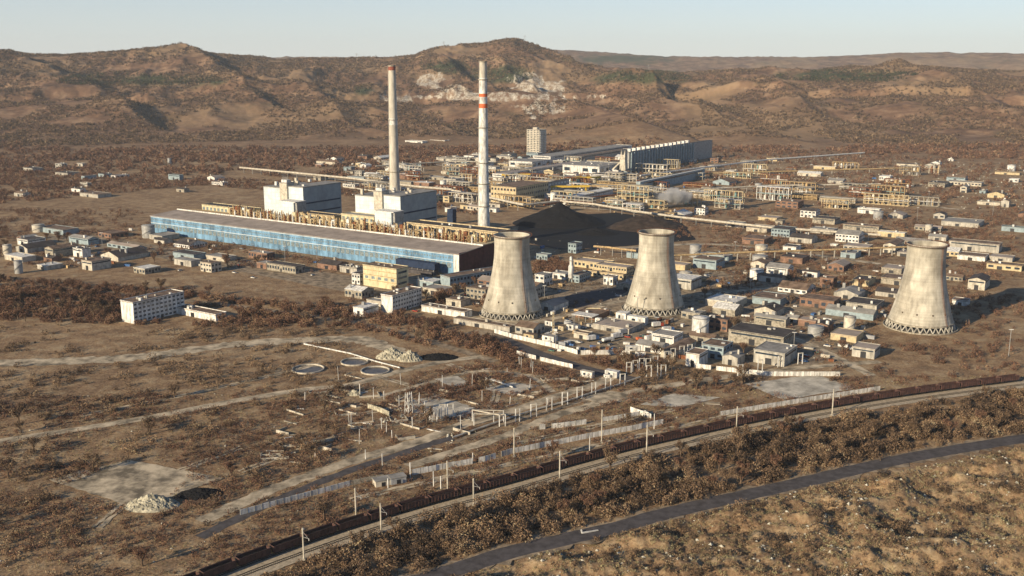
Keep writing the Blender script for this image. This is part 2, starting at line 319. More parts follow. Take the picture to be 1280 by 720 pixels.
sheet('yard', [(520,430),(640,402),(700,382),(1010,366),(1090,420),(1010,462),(842,452),(800,446),(720,440),(640,421)], 'dirt', clear=False)
sheet('yard', [(640,360),(700,350),(842,342),(960,336),(1000,372),(700,388)], 'dirt', clear=False)
sheet('tower_shadow', [(690,378),(718,366),(760,360),(790,361),(770,372),(720,386)], 'asphalt')  # dark sheet paints the first tower's cast shadow on the ground
sheet('yard', [(438,345),(500,338),(560,352),(640,356),(640,380),(560,372),(438,366),(250,330),(60,302),(60,285)], 'dirt', clear=False)
ribbon('road', [(-40,352),(200,372),(438,402),(540,428),(620,452)], 7, 'dirt')
ribbon('road', [(560,388),(640,404),(720,392),(780,376),(900,366),(1050,352)], 6, 'track')
ribbon('road', [(630,424),(660,437),(700,451),(740,463),(790,474)], 10, 'asphalt', .05, label='dark asphalt lane between two long walls')
ribbon('path', [(-60,560),(150,528),(300,500),(380,487),(438,481),(500,464),(560,451),(603,446)], 7, 'track')
ribbon('path', [(-60,455),(150,448),(300,430),(438,424),(480,434),(505,444)], 15, 'track', .3)
ribbon('path', [(470,497),(540,477),(600,464),(660,470),(690,490)], 4, 'track', .3)
ribbon('path', [(250,652),(340,612),(438,577),(490,562),(540,546),(580,531),(640,514),(700,494),(742,482),(765,470)], 8, 'track', .2)
ribbon('ditch', [(250,672),(340,628),(438,588),(490,571),(545,553),(566,548)], 5.5, 'asphalt', .15)  # flat strip; the trench's shade is put into its dark colour
ribbon('path', [(510,583),(545,572),(576,562),(612,551),(640,542),(690,521),(733,508),(790,490),(860,478),(980,462),(1100,452)], 7, 'track', .25)
for pts in ([(438,520),(500,508),(560,492),(640,470),(700,474)],[(438,535),(500,530),(590,520)],[(470,470),(520,485),(560,505),(590,528)],[(640,500),(690,486),(740,472)],[(540,600),(640,580),(740,558),(842,535),(960,508)],[(438,625),(520,606),(600,590)],[(640,556),(720,538),(842,512)],[(560,455),(600,470),(620,490),(610,515)],[(300,590),(380,560),(438,540)],[(100,520),(250,490),(400,455)],[(300,560),(200,600),(120,660)],[(720,512),(790,500),(900,505)]):
    ribbon('rut', pts, 2.0, 'track', .5, off=1.3, clear=False); ribbon('rut', pts, 1.7, 'track', .6, off=-1.3, clear=False)
ribbon('path', [(570,552),(640,527),(700,510),(770,490)], 3, 'dirt', .3)
sheet('concrete_slab', [(516,516),(514,501),(545,495),(592,509),(606,514),(560,524)], 'slab')
sheet('concrete_slab', [(543,474),(572,470),(588,480),(566,484)], 'slab')
sheet('concrete_slab', [(604,486),(640,478),(676,482),(640,495)], 'slab')
sheet('concrete_slab', [(800,506),(842,492),(900,497),(850,510)], 'slab')
sheet('concrete_slab', [(720,497),(762,489),(800,494),(755,506)], 'track')
sheet('concrete_slab', [(60,600),(160,575),(280,598),(170,636)], 'track')
sheet('concrete_slab', [(930,480),(1020,468),(1070,486),(980,500)], 'slab')
ribbon('road_verge', [(380,790),(480,742),(540,722),(600,703),(640,690),(700,676),(770,660),(842,640),(1000,604),(1140,572),(1300,545)], 13.5, 'dirt', .35, clear=False)
ribbon('road', [(380,790),(480,742),(540,722),(600,703),(640,690),(700,676),(770,660),(842,640),(1000,604),(1140,572),(1300,545)], 9.5, 'asphalt', .06, label='dark asphalt road curving through the rough ground')
for pts, wd in (([(300,210),(438,226),(520,236)],9),([(560,262),(640,250),(760,262),(900,250)],10),([(540,205),(600,215),(700,232)],9),([(850,230),(980,240),(1200,262)],9),([(640,300),(760,310),(900,306),(1100,330)],9),([(850,400),(980,420),(1090,470)],7)):
    ribbon('road', pts, wd, 'track', .2)
sheet('coal_yard', [(640,300),(655,272),(770,266),(850,276),(870,300),(780,308),(700,312)], 'coal', clear=True)
# railway
RA = [(60,830),(160,778),(250,741),(340,706),(438,671.5),(540,640),(640,613),(740,584),(842,558),(1000,524),(1140,500),(1320,476)]
lineA = smooth_line([G(*p) for p in RA], 6); LB = 6.2
ribbon('railway_bed', RA, 12.5, 'ballast', .05, off=1.4, label='pale ballast bed of the double railway')
SEGS += [(a.x, a.y, b.x, b.y, 8.5) for a, b in zip(offset(lineA,3)[:-1:3], offset(lineA,3)[3::3])]
def track(off, label):
    ln = offset(lineA, off); r = root('railway_track', label, 'railway track', ln[0])
    o = ln[0]
    for s in (-.76, .76):
        q = offset(ln, s); mb = MB()
        for a, b in zip(q[:-1], q[1:]): mb.bar(a-o+Vector((0,0,.42)), b-o+Vector((0,0,.42)), .2, .2)
        mb.build('rail', 'rail', r)
    mb = MB(); acc = 0
    for a, b in zip(ln[:-1], ln[1:]):
        d = b-a; L = d.length; d.normalize(); s = Vector((-d.y, d.x, 0)); t = acc
        while t < L:
            c = a+d*t-o+Vector((0,0,.22)); mb.bar(c-s*1.3, c+s*1.3, .28, .2); t += .9
        acc = t-L
    tag(mb.build('sleepers', 'sleeper', r), kind='stuff')
track(0, 'empty railway track on pale ballast in front of the coal train'); track(LB, 'railway track carrying the long train of brown wagons')

# ------------------------------------------------------------------ wagons
def make_wagon():
    r = root('open_wagon', 'x', 'train wagon', (0,0,0)); L, W = 13.0, 3.1
    mb = MB(); mb.box(-L/2, L/2, -W/2, W/2, 1.35, 1.5)
    for y in (-W/2, W/2-.12): mb.box(-L/2, L/2, y, y+.12, 1.5, 3.9)
    for x in (-L/2, L/2-.12): mb.box(x, x+.12, -W/2+.12, W/2-.12, 1.5, 3.9)
    for k in range(9):
        x = -L/2+.3+k*(L-.6)/8
        for y in (-W/2-.14, W/2): mb.box(x-.1, x+.1, y, y+.14, 1.4, 3.86)
    for y in (-W/2-.15, W/2): mb.box(-L/2-.05, L/2+.05, y, y+.15, 3.9, 4.05)
    mb.build('body', 'wagon', r)
    MB().box(-L/2-.5, L/2+.5, -.35, .35, .95, 1.34).build('underframe', 'rail', r)
    MB().box(-L/2+.2, L/2-.2, -W/2+.13, W/2-.13, 1.55, 2.9).build('coal_load', 'coal', r)
    MB().box(-L/2-.65, -L/2-.02, -1.2, 1.2, 1.2, 1.36).box(-L/2-.6, -L/2-.5, -1.1, 1.1, 1.36, 2.5).build('end_platform', 'rustl', r)
    for x in (-L/2+2, L/2-2):
        b = MB().box(x-1.5, x+1.5, -1.05, 1.05, .6, .94).build('bogie', 'rail', r)
        for dx in (-.9, .9):
            for y in (-.86, .76):
                mb = MB(); mb.bar((x+dx, y, .92), (x+dx, y+.1, .92), .9, .9, 14); mb.build('wheel', 'rail', b)
    return r
wg = make_wagon(); lb = offset(lineA, LB); dist = [0]
for a, b in zip(lb[:-1], lb[1:]): dist.append(dist[-1]+(b-a).length)
ordn = ['first','second','third','fourth','fifth','sixth','seventh','eighth','ninth','tenth','eleventh','twelfth','thirteenth','fourteenth','fifteenth','sixteenth','seventeenth','eighteenth','nineteenth','twentieth']+[f'twenty {x}' for x in ('first','second','third','fourth','fifth','sixth','seventh','eighth','ninth')]+['thirtieth']+[f'thirty {x}' for x in ('first','second','third','fourth','fifth','sixth','seventh','eighth','ninth')]+['fortieth']
pos = 10; k = 0; wk = kids(wg)
while pos < dist[-1]-20 and k < 56:
    i = max(j for j in range(len(dist)) if dist[j] <= pos); a, b = lb[i], lb[min(i+1,len(lb)-1)]; c = a.lerp(b, (pos-dist[i])/max(.01,(b-a).length))
    qx, qy = proj(c.x, c.y); 
    if 225 < qx < 1292:
        lab = f'{ordn[k]} dark brown open coal wagon from the left end of the train'
        ang = math.atan2(b.y-a.y, b.x-a.x)
        if k == 0: o = wg; o.location = c+Vector((0,0,.35)); o.rotation_euler.z = ang; o['label'] = lab; o['group'] = 'coal wagons of the train'
        else: copy_tree(wg, c+Vector((0,0,.35)), ang, lab, 'coal wagons of the train', wk)
        k += 1
    pos += 14.3

# ------------------------------------------------------------------ cooling towers
def cooling_tower(loc, S, label, nleg=34, rot=0):
    r = root('cooling_tower', label, 'cooling tower', loc, rot); rt, zt, c = 12.8*S, 51*S, 34*S
    R = lambda z: rt*math.sqrt(1+((z-zt)/c)**2)
    zs = [5*S+ (53*S)*k/40 for k in range(41)]
    prof = [(R(z), z) for z in zs]+[(R(58*S)+.35*S, 58*S), (R(58*S)+.35*S, 59*S), (R(58*S)-.55*S, 59*S)]+[(R(z)-.5*S, z) for z in reversed(zs)]
    prof.append(prof[0]); MB().lathe(prof, 96, cap=False).build('shell', 'tower', r, smooth=False).data.shade_smooth()
    r0 = R(5*S); MB().lathe([(r0-.8*S,4.1*S),(r0+.45*S,4.1*S),(r0+.45*S,5.25*S),(r0-.8*S,5.25*S),(r0-.8*S,4.1*S)], 96, cap=False).build('ring_beam', 'oldconc', r)
    MB().lathe([(r0+3.2*S,0),(r0+3.2*S,.9*S),(r0+2.7*S,.9*S),(r0+2.6*S,.3*S),(0.1,.3*S)], 64, cap=False).build('basin', 'oldconc', r)
    MB().lathe([(r0-3.5*S,.4*S),(r0-3.5*S,4.6*S),(0.1,5.2*S)], 48, cap=False).build('interior_shade', 'dark', r)  # near-black core; the shade inside the base is put into its colour
    for k in range(nleg):
        a = 2*math.pi*k/nleg; mb = MB(); top = Vector((r0*math.cos(a), r0*math.sin(a), 4.3*S))
        for s in (-1, 1):
            b = a+s*math.pi/nleg; mb.bar((( r0+1.3*S)*math.cos(b), (r0+1.3*S)*math.sin(b), .3*S), top, .62*S)
        mb.build('leg', 'concrete', r)
    # rim walkway with rail, and the ladder
    rr = R(58*S)+.35*S
    MB().lathe([(rr,58.2*S),(rr+1.1*S,58.2*S),(rr+1.1*S,58.5*S),(rr,58.5*S),(rr,58.2*S)], 64, cap=False).build('rim_walkway', 'roofbr', r)
    mb = MB()
    for k in range(64):
        a = 2*math.pi*k/64; p = Vector(((rr+1.05*S)*math.cos(a), (rr+1.05*S)*math.sin(a), 58.5*S)); mb.bar(p, p+Vector((0,0,1.1)), .12); a2 = a+2*math.pi/64
        mb.bar(p+Vector((0,0,1.1)), ((rr+1.05*S)*math.cos(a2), (rr+1.05*S)*math.sin(a2), 58.5*S+1.1), .1)
    mb.build('rim_rail', 'rust', r)
    mb = MB(); la = math.radians(-62)
    for d in (-.5,.5):
        mb.tube([((R(z)+.5)*math.cos(la)-d*math.sin(la), (R(z)+.5)*math.sin(la)+d*math.cos(la), z) for z in zs[::4]], .16, 4)
    mb.build('ladder', 'rust', r)
    mb = MB()
    for k in range(9):
        a = math.radians(-150+k*30); z = 12*S; mb.box((R(z)+.1)*math.cos(a)-.35, (R(z)+.1)*math.cos(a)+.35, (R(z)+.1)*math.sin(a)-.35, (R(z)+.1)*math.sin(a)+.35, z, z+1)
    mb.build('inspection_hatches', 'soot', r)
    keep(loc, r0+4*S)
cooling_tower(G(640,392), 1.0, 'pale concrete cooling tower directly in front of the maroon end wall of the blue hall')
cooling_tower(G(818,386.5), 1.0, 'pale concrete cooling tower right of centre behind the white trailers', rot=.05)
cooling_tower(G(1150,408), 1.0, 'rightmost concrete cooling tower standing well apart from the other two')

# ------------------------------------------------------------------ chimneys
def chimney(px, py, ytop, r0, r1, mt, bands, label, rings, cap=None):
    loc = G(px, py); H = ztop(px, py, ytop); r = root('chimney', label, 'chimney', loc)
    rad = lambda z: r0+(r1-r0)*(z/H)**.75
    zc = H-(cap[0] if cap else 0)
    cuts = sorted([0, zc]+[z for b in bands for z in b[:2]]); 
    def seg(a, b, ex=0): 
        n = max(2, int((b-a)/8)); return [(rad(a+(b-a)*k/n)+ex, a+(b-a)*k/n) for k in range(n+1)]
    MB().lathe(seg(0, H-.5), 40).build('shaft', mt, r, smooth=False).data.shade_smooth()
    for a, b, m in bands: MB().lathe([(rad(a)-.2,a)]+seg(a, b, .06)+[(rad(b)-.2,b)], 40, cap=False).build('band', m, r)
    for z in rings:
        MB().lathe([(rad(z),z),(rad(z)+1.1,z+.1),(rad(z)+1.1,z+.9),(rad(z),z+.8)], 40, cap=False).build('platform', 'oldconc', r)
    MB().lathe([(rad(H)-.5,H-.6),(rad(H)+.4,H-.6),(rad(H)+.4,H+.5),(rad(H)-.7,H+.5),(rad(H)-.7,H-.6)], 40, cap=False).build('crown', 'oldconc', r)
    mb = MB()
    for d in (-.4,.4): mb.bar((rad(0)*-.87-.5, rad(0)*-.5+d, 2), (rad(H)*-.87-.5, rad(H)*-.5+d, H), .18)
    mb.build('ladder', 'steel', r); keep(loc, r0+3); return r
H2 = ztop(605,306,77); zz = lambda y, px=605, py=306: ztop(px, py, y)
chimney(605,306,77, 6.6,3.7, 'white', [(zz(121),zz(117),'orange'),(zz(135),zz(129.5),'orange'),(zz(97),H2-.5,'chim')], 'tall white chimney with two orange bands, right of the pair', [zz(258),zz(230),zz(204),zz(160),zz(100)])
z1 = lambda y: ztop(494,258,y)
chimney(494,258,82, 7.4,4.6, 'chim', [(z1(88),z1(82.5)-.6,'dullred'),(z1(156),z1(148),'white')], 'tall beige chimney with red tip standing behind the pale boiler house', [z1(150),z1(215)])

# ------------------------------------------------------------------ generic building
def building(name, label, cat, loc, lu, lv, h, wall, roof='roofg', storeys=0, rot=PA, flat=True, win='glass', wsp=3.4, wl=True, wr=True, group=None, door=True, para=.5, frames=False, top_bits=0):
    """root at the near corner: local x runs back to -lu, local y to +lv; lit face y=0, other visible face x=0"""
    r = root(name, label, cat, loc, rot, group)
    if flat:
        MB().box(-lu, 0, 0, lv, -.3, h).build('wall', wall, r)
        mb = MB(); mb.box(-lu-.25, .25, -.25, lv+.25, h, h+.35)
        mb.build('roof', roof, r)
        if para:
            mb = MB(); z0, z1 = h+.35, h+.35+para
            mb.box(-lu-.25,.25,-.25,.05,z0,z1).box(-lu-.25,.25,lv-.05,lv+.25,z0,z1).box(-lu-.25,.05-lu,.05,lv-.05,z0,z1).box(-.05,.25,.05,lv-.05,z0,z1); mb.build('parapet', wall, r)
        zt = h+.35
    else:
        rise = min(lu, lv)*.16
        if lu >= lv:
            mb = MB(); mb.v = [(-lu,0,-.3),(0,0,-.3),(0,lv,-.3),(-lu,lv,-.3),(-lu,0,h),(0,0,h),(0,lv,h),(-lu,lv,h),(-lu,lv/2,h+rise),(0,lv/2,h+rise)]
            mb.f = [(0,1,5,4),(1,2,6,9,5),(2,3,7,6),(3,0,4,8,7),(3,2,1,0),(4,5,9,8),(6,7,8,9)]; mb.build('wall', wall, r)
            k = .3*2*rise/lv; mb = MB(); mb.v = [(x,y,z) for x in (-lu-.3,.3) for y,z in ((-.3,h-k+.06),(lv/2,h+rise+.06),(lv+.3,h-k+.06),(lv+.3,h-k+.25),(lv/2,h+rise+.25),(-.3,h-k+.25))]
            mb.f = [(0,1,7,6),(1,2,8,7),(2,3,9,8),(3,4,10,9),(4,5,11,10),(5,0,6,11),(5,4,1,0),(4,3,2,1),(6,7,10,11),(7,8,9,10)]
        else:
            mb = MB(); mb.v = [(-lu,0,-.3),(0,0,-.3),(0,lv,-.3),(-lu,lv,-.3),(-lu,0,h),(0,0,h),(0,lv,h),(-lu,lv,h),(-lu/2,0,h+rise),(-lu/2,lv,h+rise)]
            mb.f = [(0,1,5,8,4),(1,2,6,5),(2,3,7,9,6),(3,0,4,7),(3,2,1,0),(4,8,9,7),(5,6,9,8)]; mb.build('wall', wall, r)
            k = .3*2*rise/lu; mb = MB(); mb.v = [(x,y,z) for y in (-.3,lv+.3) for x,z in ((-lu-.3,h-k+.06),(-lu/2,h+rise+.06),(.3,h-k+.06),(.3,h-k+.25),(-lu/2,h+rise+.25),(-lu-.3,h-k+.25))]
            mb.f = [(6,7,1,0),(7,8,2,1),(8,9,3,2),(9,10,4,3),(10,11,5,4),(11,6,0,5),(0,1,4,5),(1,2,3,4),(11,10,7,6),(10,9,8,7)]
        mb.build('roof', roof, r); zt = h+rise
    if storeys:
        sh = h/storeys; cnt = 0
        for k in range(storeys):
            z0, z1 = k*sh+sh*.34, k*sh+sh*.76
            for face, L, ok in (('l', lu, wl), ('r', lv, wr)):
                if not ok: continue
                n = max(1, int(L/wsp)); st = L/n
                for i in range(n):
                    if cnt > 92: break
                    a, b = i*st+st*.2, i*st+st*.8
                    if door and k == 0 and i == n//2: 
                        dd = MB()
                        if face == 'l': dd.box(-b, -a, -.06, .02, -.2, min(3, sh*.8))
                        else: dd.box(-.02, .06, a, b, -.2, min(3, sh*.8))
                        dd.build('door', 'dark', r); continue
                    m = MB()
                    if face == 'l': m.box(-b, -a, -.05, .02, z0, z1)
                    else: m.box(-.02, .05, a, b, z0, z1)
                    wn = m.build('window', win, r); cnt += 1
                    if frames:
                        f = MB(); c = (a+b)/2
                        if face == 'l': f.box(-c-.06,-c+.06,-.09,-.05,z0,z1)
                        else: f.box(.05,.09,c-.06,c+.06,z0,z1)
                        f.build('frame', 'white', wn)
    elif door:
        MB().box(-lu*.62, -lu*.62+min(4,lu*.25), -.06, .02, -.2, min(4, h*.7)).build('door', 'dark', r)
        if h > 5 and lu > 12: MB().box(-lu*.95, -lu*.05, -.04, .02, h*.74, h*.88).build('window_strip', win, r)
        if h > 5 and lv > 12: MB().box(-.02, .04, lv*.05, lv*.95, h*.74, h*.88).build('window_strip', win, r)
    for k in range(top_bits):
        x = -rnd.uniform(.1,.9)*lu; y = rnd.uniform(.15,.85)*lv; q = rnd.uniform(.5,1.3)
        MB().box(x-q, x+q, y-q*.7, y+q*.7, (zt if flat else h), zt+rnd.uniform(.8,2.2)).build('roof_vent', rnd.choice(['white','steel','concrete']), r)
    keep_box(loc, rot, lu, lv)
    return r

# ---- turbine hall of the works
HL = 420
r = root('turbine_hall', 'very long blue turbine hall with grey glazed bands behind the yellow building', 'industrial hall', PL(0,0), PA)
MB().box(-HL, -6, .1, 36, -.3, 18).build('wall', 'blue', r)
MB().box(-6, 0, -.15, .2, -.3, 18.2).box(-6,-.5,.2,3,-.3,18.1).build('corner_panel', 'white', r)
MB().box(-.5, 0, .2, 36, -.3, 19.3).box(-6, -.5, 3, 36, -.3, 18).build('end_wall', 'maroon', r)
mb = MB(); mb.v = [(-HL-.5,-.8,18.0),(.4,-.8,18.0),(.4,36,20.2),(-HL-.5,36,20.2),(-HL-.5,-.8,18.6),(.4,-.8,18.6),(.4,36,20.8),(-HL-.5,36,20.8)]
mb.f = [(3,2,1,0),(4,5,6,7),(0,1,5,4),(1,2,6,5),(2,3,7,6),(3,0,4,7)]; mb.build('roof', 'rooft', r)
MB().box(-HL, .4, 35.2, 36, 20.8, 22).build('roof_coping', 'white', r)
for k in range(70):
    a = -8-k*6
    if a-5 < -HL: break
    MB().box(a-5.2, a-.6, -.02, .1, 5.5, 9.8).build('glazed_bay', 'glassg', r)
mb = MB()
for k in range(138):
    a = -7-k*3; mb.box(a-1.9, a-.5, -.04, .1, 13.6, 14.9)
tag(mb.build('upper_window_row', 'glassg', r), kind='stuff')
MB().box(-HL, -6.1, -.12, .1, 10.6, 11.1).box(-HL, -6.1, -.12, .1, 16.9, 17.4).build('ledge', 'pale', r)
for k in range(14): MB().box(-18-k*28-.2, -18-k*28+.2, -1, 36, 18.6, 18.65+.0).build('roof_joint', 'roofd', r) if 0 else None
SEGS.append((*PL(0,18).xy, *PL(HL,18).xy, 20))
# maroon bunker bay behind with its equipment deck
r = root('bunker_bay', 'tall maroon bay closing the right end of the works behind the hall', 'industrial building', PL(0,36.2), PA)
MB().box(-12, 0, 0, 23.5, -.3, 21).build('wall', 'maroon', r); MB().box(-12.2,.3,-.1,23.5,21,21.8).build('roof','beige',r)
MB().box(-HL, -12.1, 0, 23.5, -.3, 19).build('machine_deck', 'rustl', r)
SEGS.append((*PL(0,48).xy, *PL(HL,48).xy, 13))
# beige row
building('beige_block', 'long beige block with dark flat roof in front of the white chimney', 'industrial building', PL(0,60), 108, 20, 29, 'beige', 'roofd', 4, wsp=6.5, wr=False, top_bits=4, para=.9)
# equipment between hall and beige block: individual filter units
def filter_unit(loc, label, var):
    r = root('filter_unit', label, 'industrial equipment', loc+Vector((0,0,4)), PA, 'rusty filter units behind the hall roof'); R_ = random.Random(var)
    mb = MB()
    for x in (-3.6,3.6):
        for y in (-3,3): mb.bar((x,y,15),(x,y,23+R_.random()*4),.5)
    for z in (18.5,21.5): mb.bar((-3.6,-3,z),(3.6,-3,z),.4); mb.bar((3.6,-3,z),(3.6,3,z),.4)
    mb.bar((-3.6,-3,15),(3.6,-3,21),.3); mb.build('frame', 'rustl', r)
    h = R_.uniform(21,26.5); MB().box(-2.6,1.2,-2,2.4,17,h).build('casing', R_.choice(['beige','rustl','rust','yellow','white']), r)
    mb = MB(); mb.tube([(2.4,0,15),(2.4,0,h-1),(0,3,h+.6),(-3,6,h+.2)], 1.5, 8); mb.build('duct', R_.choice(['rust','beige','rustl','steel']), r)
    mb = MB(); mb.lathe([(.9,15),(.9,R_.uniform(18,22)),(.2,R_.uniform(22,23.5))],12,(-1,-3.6)); mb.build('tank', R_.choice(['white','rust','beige','concrete']), r)
    mb = MB(); mb.tube([(-3.6,-4.6,15.8),(4.6,-4.6,15.8),(4.6,-4.6,19)], .7, 6); mb.build('pipe', R_.choice(['rust','rustl']), r)
for k in range(36): filter_unit(PL(8+k*9.6, 48+rnd.uniform(-2,3)), f'{ordn[k]} rusty filter unit from the right on the deck behind the hall roof', k)

# ---- boiler houses
def boiler(s0, t0, label, full=True):
    r = root('boiler_house', label, 'boiler house', PL(s0,t0), PA)
    MB().box(-22,0,0,58,-.3,51.5).build('main_block', 'pale', r); MB().box(-22.3,.3,-.3,58.3,51.5,52.5).build('roof','roofg',r)
    MB().box(-33,-22.1,-2,9,-.3,55).build('stair_tower','sandy',r); MB().box(-33.2,-21.9,-2.2,9.2,55,55.7).build('roof','roofg',r)
    MB().box(-60,-33.1,0,50,-.3,49).build('side_block','pale',r); MB().box(-60.2,-32.9,-.3,50.2,49,49.8).build('roof','roofg',r)
    MB().box(-20,1.5,-16,-.1,-.3,38).build('annex','pale',r); MB().box(-20.3,4.5,-16.3,-.1,38,38.6).build('annex_roof','white',r)
    MB().box(1.6,4.4,-14,-.4,28,37.9).build('side_bay','steel',r)
    for z in (34,24): MB().box(0.02,.5,3,56,z,z+1.4).build('cladding_band','navy',r)
    MB().box(0.02,.3,2,8,4,12).build('opening','dark',r)
    for k in range(7):
        x=-rnd.uniform(3,55); y=rnd.uniform(3,45); MB().box(x-1.5,x+1.5,y-1.2,y+1.2,49.9 if x<-33 else 52.5,rnd.uniform(53.5,56)).build('roof_vent',rnd.choice(['white','sandy']),r)
    MB().box(-32,-24,0,6,55.7,58.5).build('machine_room','white',r)
    mb=MB()
    for k in range(5): mb.bar((-31+k*2,1,58.5),(-31+k*2,1,62),.35)
    mb.build('aerials','steel',r)
    SEGS.append((*PL(s0,t0+25).xy,*PL(s0+60,t0+25).xy,34))
boiler(128,75,'pale grey windowless boiler house with stair tower below the red tipped chimney')
boiler(262,75,'second pale boiler house farther left along the works')
building('yellow_bay', 'yellow walled bay below the windowless left block of the boiler house', 'industrial building', PL(150,60), 44, 14, 31, 'yellow', 'roofg', 4, wsp=6, wr=False, win='glassg')
building('yellow_bay', 'yellow bay between the two pale boiler houses', 'industrial building', PL(205,62), 50, 14, 27, 'beige', 'roofd', 3, wsp=6, wr=False, win='glassg')
building('yellow_bay', 'yellow bay at the far left end of the works', 'industrial building', PL(330,62), 80, 16, 24, 'yellow', 'roofd', 3, wsp=6, wr=False, win='glassg')
# pylon-like dark duct tower behind beige block
building('duct_tower', 'dark blue box tower standing alone behind the beige block', 'industrial tower', G(566,281), 8, 7, 17, 'navy', 'navy', 0, door=False, para=0)

# ---- buildings in front of the hall
WB = 'works_building'
building('works_building', 'yellow three storey building with brown end in front of the blue hall', 'industrial building', G(496,363), 36, 15, 17, 'yellow', 'roofbr', 0, door=False, top_bits=3)
for z_ in (5.2, 9.6, 13.6): MB().box(-36.1,.1,-.22,-.02,z_,z_+.5).build('ledge','rustl',COL.objects[WB])
for q_ in range(5): MB().box(-34+q_*7,-30.5+q_*7,-.05,.02,6.6,8.8).build('window','glassg',COL.objects[WB])
for z_ in (4,8.5,13): MB().box(-.02,.05,2,13,z_,z_+1.8).build('window_strip','glass',COL.objects[WB])
r = root('conveyor_gallery', 'dark navy covered gallery along the foot of the blue hall', 'conveyor gallery', PL(16,-14), PA)
MB().box(-44,0,0,7,4.8,10.6).build('gallery','navy',r); MB().box(-45,-1,-3,-.1,-.3,3.4).box(-44,-.5,.1,6,-.3,4.0).build('shade_blocks','asphalt',r)  # dark boxes below stand in for shade in the open space under the gallery
mb=MB()
for k in range(8): mb.bar((-1-k*6,-.3,0),(-1-k*6,-.3,4.8),.45)
mb.build('legs','steel',r)
r = building('canteen_block', 'long pale blue two storey block with brown roof left of the first cooling tower', 'office block', G(562.5,362), 13, 66, 9.6, 'tealblue', 'roofbr', 2, rot=math.atan2(-.765,.645), wl=False, frames=False, wsp=3.4, top_bits=3)
building('office_block', 'white ended four storey office with grey shaded long side beside the thicket', 'office block', G(491,392), 11, 34, 12.8, 'white', 'roofbr', 4, wl=False, wsp=2.9, frames=True, top_bits=5)
building('office_wing', 'low pale wing running left from the white ended office', 'office wing', G(476,384), 14, 8, 3.6, 'sandy', 'roofg', 0)
building('small_store', 'small white two storey store left of the yellow building', 'store building', G(450,356), 9, 14, 8.5, 'white', 'roofd', 2, wsp=3)
building('small_store', 'low flat store with cluttered dark roof behind the white store', 'store building', G(446,343), 20, 8, 5, 'concrete', 'roofd', 0, top_bits=5)
building('long_shed', 'long low white shed with brown roof left of the first cooling tower', 'shed', G(581,398), 40, 9, 4.2, 'white', 'roofbr', 0, top_bits=3, para=.3)
building('long_shed', 'brown roofed shed end nearest the foot of the first cooling tower', 'shed', G(576,384), 14, 12, 4.6, 'sandy', 'roofbr', 0, top_bits=3, para=.3)
building('long_shed', 'long low open fronted shed in front of the first cooling tower', 'shed', G(637,416), 48, 7, 3.6, 'concrete', 'roofbr', 0, para=.2, top_bits=2)
# ---- between the towers
building('plant_building', 'white two storey building just right of the first cooling tower', 'building', G(680,358.5), 9, 13, 9, 'white', 'roofg', 2, wsp=3.5)
building('plant_building', 'small pale blue hut at the edge of the coal yard', 'building', G(720,317), 9, 12, 9, 'tealblue', 'roofd', 2, wsp=3)
building('plant_building', 'flat beige two storey building with long window row behind the row of sheds', 'building', G(783,345.5), 30, 14, 7, 'beige', 'rooft', 2, wsp=2.6)
building('plant_building', 'flat pale roofed workshop next to the white silo', 'building', G(757,338), 33, 16, 5.5, 'beige', 'rooft', 1, wsp=4)
building('plant_building', 'low beige workshop in front of the flat two storey building', 'building', G(779,350), 34, 6, 4, 'beige', 'roofbr', 1, wsp=4)
building('plant_building', 'blue fronted low workshop beside the white silo legs', 'building', G(724,354), 8, 20, 6, 'tealblue', 'roofbr', 2, wsp=3)
building('plant_building', 'small white gatehouse with porch left of the second cooling tower', 'building', G(766,357), 9, 9, 6.5, 'white', 'roofbr', 1, wsp=3)
building('plant_building', 'grey flat hut in the dark shade right of the first cooling tower', 'building', G(684,326), 12, 8, 5, 'tealblue', 'roofg', 1, wsp=3)
def silo(loc, h, r0, r1, m, label, legs=4):
    r = root('silo', label, 'silo', loc)
    MB().lathe([(r0*.5,2.6),(r0,4.2),(r0*.93,h*.62),(r1,h*.7),(r1,h*.97),(r1*.4,h)], 20).build('body', m, r, smooth=True)
    for k in range(legs):
        a = k*2*math.pi/legs+.6; MB().bar((r0*.85*math.cos(a), r0*.85*math.sin(a), -.2), (r0*.85*math.cos(a), r0*.85*math.sin(a), 4.4), .35).build('leg', 'concrete', r)
    MB().box(-r1-.7, r1+.7, -r1-.7, r1+.7, h*.84, h*.84+.25).build('platform', 'steel', r); keep(loc, r0+1.5)
silo(G(713.5,352.5), 22, 2.3, 1.2, 'white', 'slim white silo standing between the two cooling towers', 4)

# ------------------------------------------------------------------ coal heaps, spoil heaps
def heap(px, py, wpx, h, m, label, name='coal_heap', seed=1, ratio=.45, cat='heap', lump=.22):
    c = G(px, py); w_ = wpx*mpp(c); d_ = w_*ratio; n = 84; mb = MB()
    g = np.linspace(-1, 1, n); X, Y = np.meshgrid(g, g); R = np.hypot(X, Y)
    cone = np.clip(1-R, 0, 1)**.92*np.clip(1.08-.08*R,0,1)
    nz = fbm(X*3+seed*7, Y*3, 80+seed)-.5; n2 = (fbm(X*9+seed, Y*9, 90+seed,6)-.5)*.8+(fbm(X*24+seed, Y*24, 95+seed)-.5)*.5
    Z = h*np.clip(cone*(1+.5*nz)+lump*n2*np.clip(cone*4,0,1), 0, 2)
    Z = np.where(R < 1, Z, -.4)-.05
    mb.v = [(float(x*w_/2), float(y*d_/2), float(z)) for x, y, z in zip(X.ravel(), Y.ravel(), Z.ravel())]
    mb.f = [(i*n+j, i*n+j+1, (i+1)*n+j+1, (i+1)*n+j) for i in range(n-1) for j in range(n-1)]
    o = mb.build(name, m, None, c, 0, smooth=True); keep(c, w_*.4); return tag(o, label, cat)
